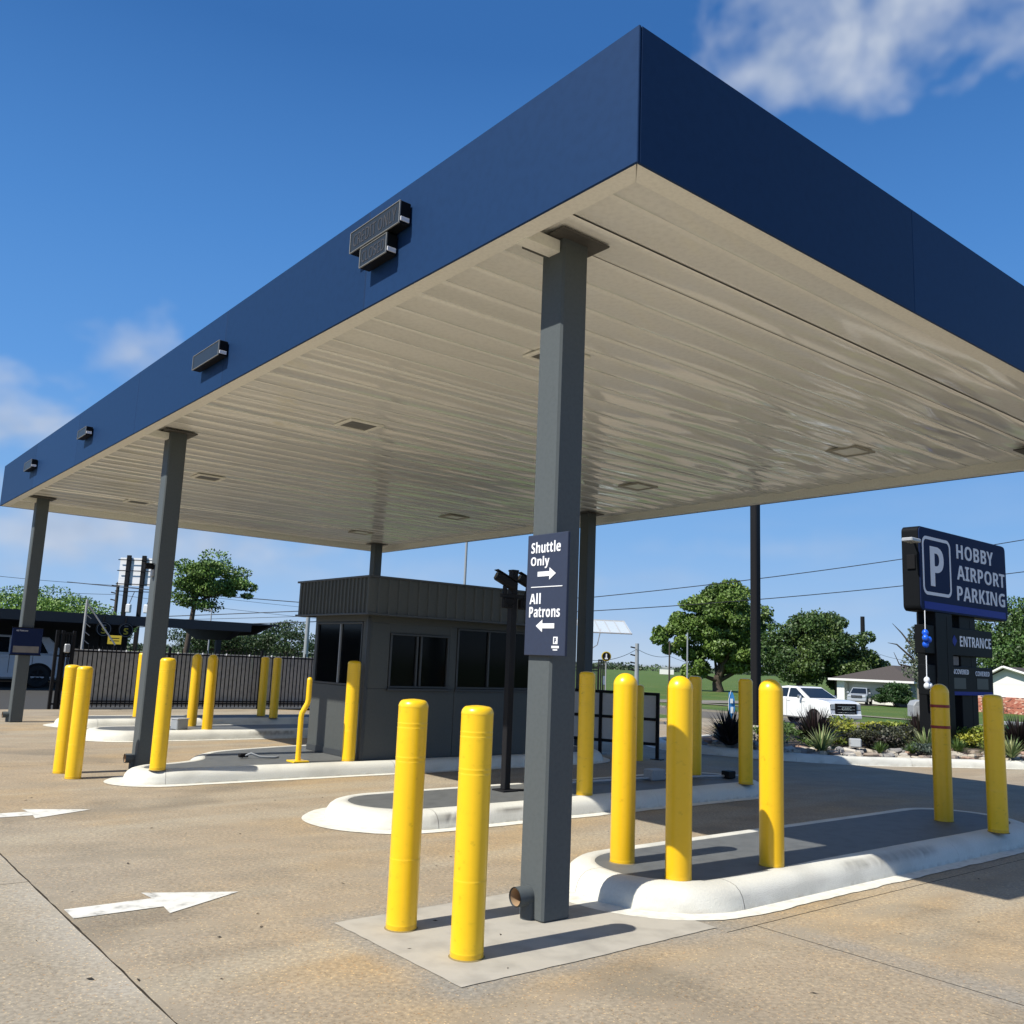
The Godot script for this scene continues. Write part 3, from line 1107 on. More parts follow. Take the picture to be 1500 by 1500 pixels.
	# painted lane arrows
	for a in [[-1.895, -2.45], [-1.895, -5.85]]:
		var p := PackedVector2Array([Vector2(0, -0.105), Vector2(0.49, -0.105), Vector2(0.475, -0.26), Vector2(0.99, 0.0), Vector2(0.475, 0.26), Vector2(0.49, 0.105), Vector2(0, 0.105)])
		for i in p.size():
			p[i] += Vector2(a[0], a[1])
		var lab := "white painted arrow on the concrete nearest the camera, in front of the two front bollards" if a[1] > -3 else "white painted arrow farther back, cut by the left edge of the picture"
		var o := part("lane_arrow", flat(begin(), p, 0.004), M.road_white, self)
		tag(o, lab, "road marking", "arrows painted on the lanes")

# ------------------------------------------------------------------ canopy
func canopy():
	var o := thing("canopy", "large flat canopy with a navy blue fascia and beige panelled underside on grey columns", "canopy")
	var X0 := -0.143
	var X1 := 8.81
	var Z0 := -17.25
	var Z1 := 0.135
	var YB := 4.17
	var YT := 4.987
	# fascia, in sheets with open joints
	var zs := steps(Z0 + 0.002, Z1 - 0.002, 3.4)
	for i in zs.size() - 1:
		part("fascia_panel", bounds(X0, X0 + 0.018, YB - 0.006, YT, zs[i] + 0.002, zs[i + 1] - 0.002, 0.004), M["blue_%d" % ((i * 2 + i / 3) % 3)], o)
		part("fascia_panel", bounds(X1 - 0.018, X1, YB - 0.006, YT, zs[i] + 0.002, zs[i + 1] - 0.002, 0.004), M["blue_%d" % ((i * 2 + i / 3) % 3)], o)
	var xs := steps(X0 + 0.02, X1 - 0.02, 3.4)
	for i in xs.size() - 1:
		part("fascia_panel", bounds(xs[i] + 0.001, xs[i + 1] - 0.001, YB - 0.006, YT, Z1 - 0.02, Z1 - 0.002, 0.004), M["blue_%d" % ((i * 2 + i / 3) % 3)], o)
		part("fascia_panel", bounds(xs[i] + 0.001, xs[i + 1] - 0.001, YB - 0.006, YT, Z0 + 0.002, Z0 + 0.02, 0.004), M["blue_%d" % ((i * 2 + i / 3) % 3)], o)
	part("roof_deck", bounds(X0 + 0.075, X1 - 0.075, 4.62, 4.70, Z0 + 0.075, Z1 - 0.075), M.galvanised, o)
	# soffit trim, mitred at the corners
	var a := [Vector2(X0 + 0.02, Z1 - 0.022), Vector2(X1 - 0.02, Z1 - 0.022), Vector2(X1 - 0.02, Z0 + 0.022), Vector2(X0 + 0.02, Z0 + 0.022)]
	var e := 0.135
	var b := [a[0] + Vector2(e, -e), a[1] + Vector2(-e, -e), a[2] + Vector2(-e, e), a[3] + Vector2(e, e)]
	for i in 4:
		var j := (i + 1) % 4
		var p0: Vector2 = a[i].lerp(a[j], 0.0004)
		var p1: Vector2 = a[j].lerp(a[i], 0.0004)
		var q0: Vector2 = b[i].lerp(b[j], 0.0004)
		var q1: Vector2 = b[j].lerp(b[i], 0.0004)
		var st := begin()
		var V := func(p: Vector2, y: float) -> Vector3: return Vector3(p.x, y, p.y)
		face(st, [V.call(p0, YB), V.call(q0, YB), V.call(q1, YB), V.call(p1, YB)])
		face(st, [V.call(q0, YB), V.call(q0, 4.31), V.call(q1, 4.31), V.call(q1, YB)])
		face(st, [V.call(p0, YB), V.call(p1, YB), V.call(p1, 4.31), V.call(p0, 4.31)])
		face(st, [V.call(p0, YB), V.call(p0, 4.31), V.call(q0, 4.31), V.call(q0, YB)])
		face(st, [V.call(p1, YB), V.call(q1, YB), V.call(q1, 4.31), V.call(p1, 4.31)])
		part("soffit_trim", st, M.trim, o)
	# soffit panels, each with its own slight tilt and oil-canning
	var r := RandomNumberGenerator.new()
	r.seed = 42
	var n_p := 49
	var sn := FastNoiseLite.new()
	sn.noise_type = FastNoiseLite.TYPE_SIMPLEX_SMOOTH
	sn.frequency = 1.0
	sn.fractal_octaves = 2
	sn.fractal_gain = 0.35
	sn.seed = 8
	var zA: float = Z1 - 0.15
	var zB: float = Z0 + 0.15
	var w: float = (zA - zB) / n_p
	var holes := []
	for lx in [1.85, 6.82]:
		for lz in [-2.73, -6.34, -11.28, -14.93]:
			holes.append(Vector2(lx, lz))
	for k in n_p:
		var zf := zA - k * w
		var tilt := r.randfn(0.0, 0.0062)
		var sd := r.randf() * 900
		var amp := r.randf_range(0.5, 1.4)
		var h := func(x: float, z: float) -> float:
			var t: float = (zf - z) / w
			var edge := minf(t, 1.0 - t)
			var y := 4.29 + tilt * (t - 0.5) * 2.0 - 0.006 * sin(PI * clampf(t, 0, 1))
			if edge < 0.045:
				y += 0.012 * (1 - edge / 0.045)
			var grow := 0.35 + 1.5 * clampf((x - 3.2) / 3.5, 0, 1) * clampf(1.25 + (z + 1.5) / 9.0, 0.25, 1.0)
			y += sn.get_noise_2d(x * 0.5 + sd, t * 0.7 + sd) * 0.017 * amp * grow * clampf(edge * 6.0, 0, 1)
			return y
		var zz := []
		for t in [0.0, 0.02, 0.045, 0.14, 0.26, 0.38, 0.5, 0.62, 0.74, 0.86, 0.955, 0.98, 1.0]:
			zz.append(zf - w * t)
		var xx := steps(X0 + 0.15, X1 - 0.15, 0.11)
		var v := PackedVector3Array()
		var nn := PackedVector3Array()
		var idx := PackedInt32Array()
		for z in zz:
			for x in xx:
				var y: float = h.call(x, z)
				v.append(Vector3(x, y, z))
				nn.append(-Vector3(-(h.call(x + 0.02, z) - h.call(x - 0.02, z)) / 0.04, 1, -(h.call(x, minf(z + 0.006, zf)) - h.call(x, maxf(z - 0.006, zf - w))) / (minf(z + 0.006, zf) - maxf(z - 0.006, zf - w))).normalized())
		var W := xx.size()
		for j in zz.size() - 1:
			for i in W - 1:
				var q := j * W + i
				idx.append_array([q, q + 1, q + W + 1, q, q + W + 1, q + W])
		part("soffit_panel", arrays(v, nn, PackedColorArray(), idx), M.soffit, o)
	# recessed downlights
	for p in holes:
		var st := begin()
		for s in [[0, -0.19, 0.46, 0.05], [0, 0.19, 0.46, 0.05], [-0.205, 0, 0.05, 0.33], [0.205, 0, 0.05, 0.33]]:
			box(st, Vector3(s[0], 0, s[1]), Vector3(s[2], 0.022, s[3]), 0.005)
		var d := part("downlight", st, M.trim if p.x < 4 else M.light_rim, o, Vector3(p.x, 4.268, p.y))
		part("lens", bx(Vector3.ZERO, Vector3(0.355, 0.008, 0.33)), M.lens_dark if p.x < 4 else M.lens, d, Vector3(0, 0.004, 0))
	# columns
	for c in [[0.402, -1.03], [0.393, -8.56], [0.393, -16.1], [8.17, -8.85], [8.17, -16.5], [8.17, -1.05]]:
		var col := part("column", bx(Vector3(0, 2.14, 0), Vector3(0.222, 4.28, 0.222), 0.014), M.steel_grey, o, Vector3(c[0], 0, c[1]))
		part("cap_plate", bx(Vector3(0, 4.262, 0), Vector3(0.42, 0.014, 0.42), 0.003), M.plate, col)
		if c[0] < 1:
			part("gutter_box", bx(Vector3(-0.258, 4.205, 0.02), Vector3(0.29, 0.085, 0.11), 0.003), M.trim, col)
			var st := begin()
			tube(st, [Vector3(-0.10, 0.135, -0.02), Vector3(-0.215, 0.135, -0.02)], 0.056, 20, -1, false)
			tube(st, [Vector3(-0.215, 0.135, -0.02), Vector3(-0.10, 0.135, -0.02)], 0.051, 20, -1, false)
			var dp := part("drain_pipe", st, M.steel_grey, col)
			part("pipe_rust", tube(begin(), [Vector3(-0.208, 0.135, -0.02), Vector3(-0.09, 0.135, -0.02)], 0.050, 20, -1, false), M.rust, dp)
			part("pipe_boot", lathe(begin(), Vector3(-0.106, 0, -0.02), [[0.05, 0.0], [0.05, 0.14]], 16), M.steel_grey, dp)

	# dead message signs on the left fascia
	var led := func(label: String, z0: float, z1: float, y0: float, y1: float, words: String):
		var s := thing("message_sign", label, "message sign", Vector3(X0, (y0 + y1) / 2, (z0 + z1) / 2), 0, "unlit message signs on the blue fascia")
		var dz := z1 - z0
		var dy := y1 - y0
		part("case", bx(Vector3(-0.055, 0, 0), Vector3(0.09, dy, dz), 0.006), M.sign_black, s)
		part("face", bx(Vector3(-0.1015, 0, 0), Vector3(0.004, dy - 0.015, dz - 0.015)), M.led_face, s)
		for f in [[0, dy / 2 - 0.0035, dz, 0.007], [0, -dy / 2 + 0.0035, dz, 0.007]]:
			part("frame_bar", bx(Vector3(-0.103, f[1], 0), Vector3(0.012, f[3], dz), 0.002), M.led_edge, s)
		for f in [-dz / 2 + 0.0035, dz / 2 - 0.0035]:
			part("frame_bar", bx(Vector3(-0.103, 0, f), Vector3(0.0115, dy - 0.016, 0.006), 0.001), M.led_edge, s)
		part("latch", bx(Vector3(-0.06, -dy / 2 + 0.035, dz / 2 + 0.004), Vector3(0.075, 0.035, 0.008), 0.002), M.letter_grey, s)
		part("bracket", bx(Vector3(-0.006, 0, 0), Vector3(0.011, dy * 0.7, dz * 0.8)), M.black_steel, s)
		if words != "":
			text(words, dz * 0.86, dy * 0.56, M.led_dead, s, Vector3(-0.1045, 0, 0), Vector3(0, -PI / 2, 0), plain_font, "lettering", 0.003)
	led.call("long unlit message sign high on the blue fascia, lettered CREDIT ONLY, above a smaller box", -2.865, -2.13, 4.622, 4.80, "CREDIT ONLY")
	led.call("short unlit message box lettered CLOSED under the long sign on the blue fascia", -2.69, -2.295, 4.445, 4.606, "CLOSED")
	led.call("unlit grey message sign on the blue fascia, above and left of the second column", -6.28, -5.54, 4.45, 4.61, "")
	led.call("small dark message box on the blue fascia, third along from the near corner", -11.02, -10.56, 4.48, 4.605, "")
	led.call("small dark message box at the far left end of the blue fascia", -14.68, -14.1, 4.50, 4.65, "")

	# direction board on the front column
	var s := thing("direction_sign", "navy Shuttle Only and All Patrons direction board on the front column", "sign", Vector3(0.272, 1.915, -0.952))
	part("board", bx(Vector3.ZERO, Vector3(0.022, 0.75, 0.375), 0.003), M.board_navy, s)
	for z in [-0.12, 0.06]:
		part("bracket", bx(Vector3(0.0135, 0.28, z), Vector3(0.009, 0.05, 0.03)), M.galvanised, s)
	var rot := Vector3(0, -PI / 2, 0)
	var L := func(words: String, z0: float, z1: float, y0: float, y1: float):
		text(words, z1 - z0, y1 - y0, M.letter_white, s, Vector3(-0.0125, (y0 + y1) / 2 - 1.915, (z0 + z1) / 2 + 0.952), rot, bold, "lettering", 0.003)
	L.call("Shuttle", -1.10, -0.825, 2.172, 2.243)
	L.call("Only", -1.10, -0.925, 2.075, 2.152)
	L.call("All", -1.10, -0.995, 1.855, 1.922)
	L.call("Patrons", -1.10, -0.815, 1.773, 1.838)
	part("divider", bx(Vector3(-0.0125, 0.045, 0.007), Vector3(0.003, 0.005, 0.29)), M.letter_white, s)
	for k in [[2.04, 1.0], [1.72, -1.0]]:
		var st := begin()
		var pts := [Vector2(-0.085, -0.015), Vector2(0.025, -0.015), Vector2(0.025, -0.038), Vector2(0.085, 0.0), Vector2(0.025, 0.038), Vector2(0.025, 0.015), Vector2(-0.085, 0.015)]
		var pv := PackedVector2Array()
		for p in pts:
			pv.append(Vector2(p.x * k[1], p.y))
		var ix := Geometry2D.triangulate_polygon(pv)
		for i in range(0, ix.size(), 3):
			face(st, [Vector3(0, pv[ix[i]].y, pv[ix[i]].x), Vector3(0, pv[ix[i + 1]].y, pv[ix[i + 1]].x), Vector3(0, pv[ix[i + 2]].y, pv[ix[i + 2]].x)])
		part("arrow", st, M.letter_white, s, Vector3(-0.0135, k[0] - 1.915, 0.005))
	part("logo_tile", bx(Vector3(-0.012, 1.632 - 1.915, -0.848 + 0.952), Vector3(0.004, 0.044, 0.04), 0.002), M.letter_white, s)
	text("P", 0.018, 0.03, M.sign_navy, s, Vector3(-0.0145, 1.632 - 1.915, -0.848 + 0.952), rot, bold, "lettering", 0.002)
	part("logo_bar", bx(Vector3(-0.012, 1.593 - 1.915, -0.848 + 0.952), Vector3(0.003, 0.014, 0.066)), M.letter_white, s)
	part("logo_bar", bx(Vector3(-0.012, 1.576 - 1.915, -0.848 + 0.952), Vector3(0.003, 0.007, 0.04)), M.letter_white, s)

	# notice board hung on the far left column, camera on the middle one
	var nb := thing("notice_board", "dark blue notice board hung on the farthest left column", "sign", Vector3(0.40, 1.5, -15.96))
	part("board", bx(Vector3(0, 0, 0), Vector3(0.52, 0.50, 0.03), 0.004), M.sign_navy, nb)
	part("frame", bx(Vector3(0, -0.256, 0), Vector3(0.54, 0.014, 0.04)), M.black_steel, nb)
	part("frame", bx(Vector3(0, 0.256, 0), Vector3(0.54, 0.014, 0.04)), M.black_steel, nb)
	text("All Patrons", 0.20, 0.03, M.letter_grey, nb, Vector3(-0.1, 0.2, 0.0165), Vector3.ZERO, plain_font)
	part("print_panel", bx(Vector3(0, -0.15, 0.0155), Vector3(0.44, 0.12, 0.003)), M.slat_grey, nb)
	part("hanger", bx(Vector3(0, 0, -0.02), Vector3(0.08, 0.3, 0.012)), M.black_steel, nb)
	var cm := thing("security_camera", "small black bullet camera on the sunlit side of the middle left column", "camera", Vector3(0.289, 2.47, -8.55))
	part("mount", bx(Vector3(-0.02, -0.05, 0), Vector3(0.04, 0.09, 0.07), 0.008), M.galvanised, cm)
	part("housing", tube(begin(), [Vector3(-0.02, 0.03, 0), Vector3(-0.06, 0.03, 0.01), Vector3(-0.135, 0.025, 0.02)], 0.034, 14), M.black_plastic, cm)
	part("sun_hood", bx(Vector3(-0.08, 0.068, 0.012), Vector3(0.13, 0.006, 0.07), 0.002), M.black_plastic, cm)

# ------------------------------------------------------------------ booth
func booth():
	var o := thing("toll_booth", "dark grey toll booth with black windows and a ribbed metal parapet", "booth", Vector3(2.74, 0.147, -7.33))
	var B := func(called: String, x0: float, x1: float, y0: float, y1: float, z0: float, z1: float, m: Material, bev := 0.0, p: Node = null) -> MeshInstance3D:
		return part(called, bounds(x0 - 2.74, x1 - 2.74, y0 - 0.147, y1 - 0.147, z0 + 7.33, z1 + 7.33, bev), m, p if p else o)
	var X0 := 2.74
	var X1 := 5.8
	var Z0 := -8.83
	var Z1 := -7.33
	var g: Material = M.booth_grey
	var t := 0.06
	B.call("floor_slab", X0 + t, X1 - t, 0.16, 0.22, Z0 + t, Z1 - t, g)
	# lower walls (panels with narrow joints), posts and head band
	for s in [[X0, 4.19], [4.197, 5.22], [5.227, X1]]:
		B.call("wall_panel", s[0], s[1], 0.147, 1.07, Z1 - t, Z1, g, 0.004)
	B.call("wall_panel", X0, X0 + t, 0.147, 1.08, Z0, Z1 - t - 0.002, g, 0.004)
	B.call("wall_panel", X1 - t, X1, 0.147, 1.08, Z0, Z1 - t - 0.002, g, 0.004)
	B.call("wall_panel", X0 + t, X1 - t, 0.147, 2.02, Z0, Z0 + t, g, 0.004)
	B.call("head_band", X0, X1, 1.935, 2.03, Z1 - t, Z1, g)
	B.call("head_band", X0, X0 + t, 1.945, 2.03, Z0, Z1 - t - 0.002, g)
	B.call("head_band", X1 - t, X1, 1.945, 2.03, Z0, Z1 - t - 0.002, g)
	for p in [[X0, 3.09, 1.07, 1.935], [4.08, 4.20, 1.07, 1.935], [5.69, X1, 1.07, 1.935]]:
		B.call("post", p[0], p[1], p[2] + 0.001, p[3] - 0.001, Z1 - t, Z1 - 0.002, g, 0.003)
	B.call("infill", 3.091, 4.079, 1.815, 1.934, Z1 - t, Z1 - 0.004, g)
	for p in [[Z0, Z0 + 0.07], [Z1 - 0.13, Z1 - t - 0.003]]:
		B.call("post", X0 + 0.002, X0 + t, 1.081, 1.944, p[0], p[1], g, 0.003)
		B.call("post", X1 - t, X1 - 0.002, 1.081, 1.944, p[0], p[1], g, 0.003)
	B.call("corner_trim", X0 - 0.012, X0 + 0.04, 0.15, 2.0, Z1 - 0.03, Z1 + 0.012, M.booth_trim, 0.004)
	B.call("base_strip", X0 - 0.01, X0 - 0.001, 0.15, 0.23, Z0, Z1 - 0.04, M.booth_trim, 0.002)
	B.call("sill", 3.07, 4.12, 1.045, 1.075, Z1 + 0.002, Z1 + 0.05, M.booth_trim, 0.004)
	B.call("sill", 4.19, X1, 1.045, 1.075, Z1 + 0.003, Z1 + 0.03, M.booth_trim, 0.004)
	B.call("counter", 3.3, 4.2, 0.95, 0.985, Z1 - 0.45, Z1 - 0.08, M.booth_trim)
	# windows: frame, mullion, panes
	var win := func(x0: float, x1: float, y0: float, y1: float, cuts: Array):
		var c := 0.028
		var w: MeshInstance3D = B.call("window", x0, x1, y0, y0 + c, Z1 - 0.05, Z1 + 0.012, M.booth_trim, 0.004)
		B.call("frame", x0, x1, y1 - c, y1, Z1 - 0.05, Z1 + 0.012, M.booth_trim, 0.004, w)
		var edges := [x0 + c / 2] + cuts + [x1 - c / 2]
		for e in edges:
			B.call("frame", e - c / 2, e + c / 2, y0 + c + 0.001, y1 - c - 0.001, Z1 - 0.05, Z1 + 0.010, M.booth_trim, 0.004, w)
		for i in edges.size() - 1:
			B.call("pane", edges[i] + c / 2, edges[i + 1] - c / 2, y0 + c, y1 - c, Z1 - 0.03, Z1 - 0.024, M.booth_glass, 0.0, w)
	win.call(3.10, 4.07, 1.08, 1.81, [3.535, 3.60])
	win.call(4.21, 5.68, 1.08, 1.93, [4.78])
	var wz := func(z0: float, z1: float, y0: float, y1: float, cut: float, xa: float, xb: float):
		var c := 0.026
		var w: MeshInstance3D = B.call("window", xa, xb, y0, y0 + c, z0, z1, M.booth_trim, 0.004)
		B.call("frame", xa, xb, y1 - c, y1, z0, z1, M.booth_trim, 0.004, w)
		var edges := [z0 + c / 2, cut, z1 - c / 2]
		for e in edges:
			B.call("frame", xa + 0.001, xb - 0.001, y0 + c + 0.001, y1 - c - 0.001, e - c / 2, e + c / 2, M.conduit_grey if e == cut else M.booth_trim, 0.004, w)
		for i in 2:
			B.call("pane", (xa + xb) / 2 - 0.003, (xa + xb) / 2 + 0.003, y0 + c, y1 - c, edges[i] + c / 2, edges[i + 1] - c / 2, M.booth_glass, 0.0, w)
	wz.call(Z0 + 0.072, Z1 - 0.132, 1.085, 1.94, -8.07, X0 - 0.01, X0 + 0.05)
	wz.call(Z0 + 0.072, Z1 - 0.132, 1.085, 1.94, -8.07, X1 - 0.05, X1 + 0.01)
	# ribbed parapet
	var PX0 := 2.53
	var PX1 := 5.97
	var PZ0 := -9.0
	var PZ1 := -6.98
	B.call("roof", PX0 + 0.03, PX1 - 0.03, 2.035, 2.07, PZ0 + 0.03, PZ1 - 0.03, M.booth_trim)
	var sheet := func(along_x: bool, a: float, b: float, at: float, out: float, pitch: float):
		var st := begin()
		var n := int((b - a) / pitch)
		var p := (b - a) / n
		var prof := []
		for i in n:
			var q := a + i * p
			prof.append_array([Vector2(q, 0), Vector2(q + p * 0.70, 0), Vector2(q + p * 0.76, 0.022), Vector2(q + p * 0.94, 0.022), Vector2(q + p, 0)])
		for i in prof.size() - 1:
			var u: Vector2 = prof[i]
			var v: Vector2 = prof[i + 1]
			if u.is_equal_approx(v):
				continue
			var f := func(w: Vector2, y: float) -> Vector3:
				var d := Vector3(w.x, y, at + out * w.y) if along_x else Vector3(at + out * w.y, y, w.x)
				return d - Vector3(2.74, 0.147, -7.33)
			face(st, [f.call(u, 2.04), f.call(v, 2.04), f.call(v, 2.50), f.call(u, 2.50)] if along_x == (out > 0) else [f.call(v, 2.04), f.call(u, 2.04), f.call(u, 2.50), f.call(v, 2.50)])
		part("ribbed_sheet", st, g, o)
	sheet.call(true, PX0, PX1, PZ1, 1.0, 0.152)
	sheet.call(true, PX0, PX1, PZ0, -1.0, 0.152)
	sheet.call(false, PZ0, PZ1, PX0, -1.0, 0.098)
	sheet.call(false, PZ0, PZ1, PX1, 1.0, 0.098)
	for y in [[2.498, 2.525], [2.015, 2.042]]:
		B.call("edge_trim", PX0 - 0.03, PX1 + 0.03, y[0], y[1], PZ1 - 0.02, PZ1 + 0.032, M.booth_trim, 0.003)
		B.call("edge_trim", PX0 - 0.03, PX1 + 0.03, y[0], y[1], PZ0 - 0.032, PZ0 + 0.02, M.booth_trim, 0.003)
		B.call("edge_trim", PX0 - 0.031, PX0 + 0.02, y[0] + 0.001, y[1] - 0.001, PZ0 + 0.021, PZ1 - 0.021, M.booth_trim, 0.003)
		B.call("edge_trim", PX1 - 0.02, PX1 + 0.031, y[0] + 0.001, y[1] - 0.001, PZ0 + 0.021, PZ1 - 0.021, M.booth_trim, 0.003)

func islands():
	island("white kerbed island with a grey top, nearest the camera, carrying five bollards", stadium(0.93, 6.65, -1.17, 0.69), [[2.75, 4.3, -0.7, 0.0, 0.10, 0.146, 0.5]], 0.05)
	island("white kerbed island below the black camera post, in front of the booth", stadium(0.74, 6.7, -4.3, 0.69), [[1.35, 1.9, -4.0, -3.0, 0.05, 0.12, 1.0], [2.05, 3.0, -4.0, -3.0, 0.09, 0.12, 1.0]], 0.08)
	var loop := smooth_loop([Vector2(0.2, -7.12), Vector2(1.2, -7.1), Vector2(2.4, -7.09), Vector2(3.6, -7.08), Vector2(4.8, -7.07), Vector2(6.0, -7.06), Vector2(6.9, -7.12), Vector2(7.35, -7.6), Vector2(7.4, -8.3), Vector2(7.3, -9.1), Vector2(6.7, -9.5), Vector2(5.4, -9.52), Vector2(4.2, -9.52), Vector2(3.0, -9.5), Vector2(2.1, -9.32), Vector2(1.35, -9.02), Vector2(0.95, -8.55), Vector2(0.78, -8.18), Vector2(0.45, -7.98), Vector2(0.1, -7.88), Vector2(-0.12, -7.62), Vector2(-0.1, -7.32)], 0.07)
	island("long white kerbed island that carries the dark booth, its narrow nose by the middle column", loop, [], 0.06)
	island("white kerbed island behind the booth island, with a small grey box on its top", stadium(0.72, 6.6, -12.6, 0.66), [[3.2, 4.2, -12.2, -11.8, 0.05, 0.11, 0.7]], 0.08)
	island("farthest white kerbed island, in front of the black fence", stadium(0.85, 6.6, -15.1, 0.6), [], 0.04)

func bollards():
	var G := "yellow steel bollards round the lanes"
	var b := [["sleeve", "yellow bollard with seam rings, left one of the front pair on the concrete pad", -0.45, -1.27, 0.004, 1.265],
		["sleeve", "nearest yellow bollard, right one of the front pair beside the front column", -0.43, -0.68, 0.004, 1.265],
		["dome", "round topped yellow bollard on the near island, just right of the front column", 1.42, -1.37, 0.147, 1.447],
		["dome", "second round topped yellow bollard right of the front column, nearest on the near island", 1.38, -0.83, 0.147, 1.447],
		["dome", "round topped yellow bollard standing alone on the near island with a shadow across its foot", 2.30, -0.76, 0.147, 1.447],
		["dome", "shaded yellow bollard with two red bands in front of the big sign", 5.60, -1.12, 0.147, 1.447],
		["sleeve", "flat topped yellow bollard farthest right, at the far end of the near island", 5.46, -0.56, 0.147, 1.377],
		["sleeve", "flat topped yellow bollard on the camera island, just right of the front column", 3.43, -3.85, 0.147, 1.427],
		["sleeve", "shaded yellow bollard at the camera island's far end, by the tall dark pole", 5.98, -3.70, 0.147, 1.407],
		["sleeve", "shaded yellow bollard mostly behind the second round topped bollard, on the camera island", 6.01, -4.51, 0.147, 1.407],
		["sleeve", "yellow bollard half hidden behind the left edge of the front column below the board", 3.46, -4.72, 0.147, 1.427],
		["sleeve", "shaded yellow bollard beyond the booth island in front of the grey screen", 7.9, -7.25, -0.03, 1.2],
		["sleeve", "left one of the two touching yellow bollards left of the middle column", -0.55, -8.5, 0.0, 1.254],
		["sleeve", "right one of the two touching yellow bollards left of the middle column", -0.54, -7.99, 0.0, 1.254],
		["sleeve", "yellow bollard on the nose of the booth island right against the middle column", 0.15, -7.28, 0.147, 1.387],
		["dome", "left one of two round topped yellow bollards behind the middle column", 2.56, -12.9, 0.147, 1.407],
		["dome", "right one of two round topped yellow bollards behind the middle column", 2.57, -12.19, 0.147, 1.407],
		["sleeve", "yellow bollard mostly hidden behind the left edge of the middle column", 2.33, -15.17, 0.147, 1.377],
		["sleeve", "left one of two shaded yellow bollards against the black fence, left of the booth", 4.86, -15.17, 0.147, 1.387],
		["sleeve", "right one of two shaded yellow bollards against the black fence, left of the booth", 4.87, -14.59, 0.147, 1.387],
		["sleeve", "yellow bollard standing against the sunlit end wall of the booth", 2.59, -7.36, 0.147, 1.427]]
	for k in b:
		var o := bollard_at(k[0], k[1], k[2], k[3], k[4], k[5], G)
		if "red bands" in k[1]:
			for y in [0.885, 1.085]:
				part("red_band", lathe(begin(), Vector3(0, y, 0), [[0.0885, -0.014], [0.0895, -0.010], [0.0895, 0.010], [0.0885, 0.014]], 32), M.red_tape, o)
		rng.randf()

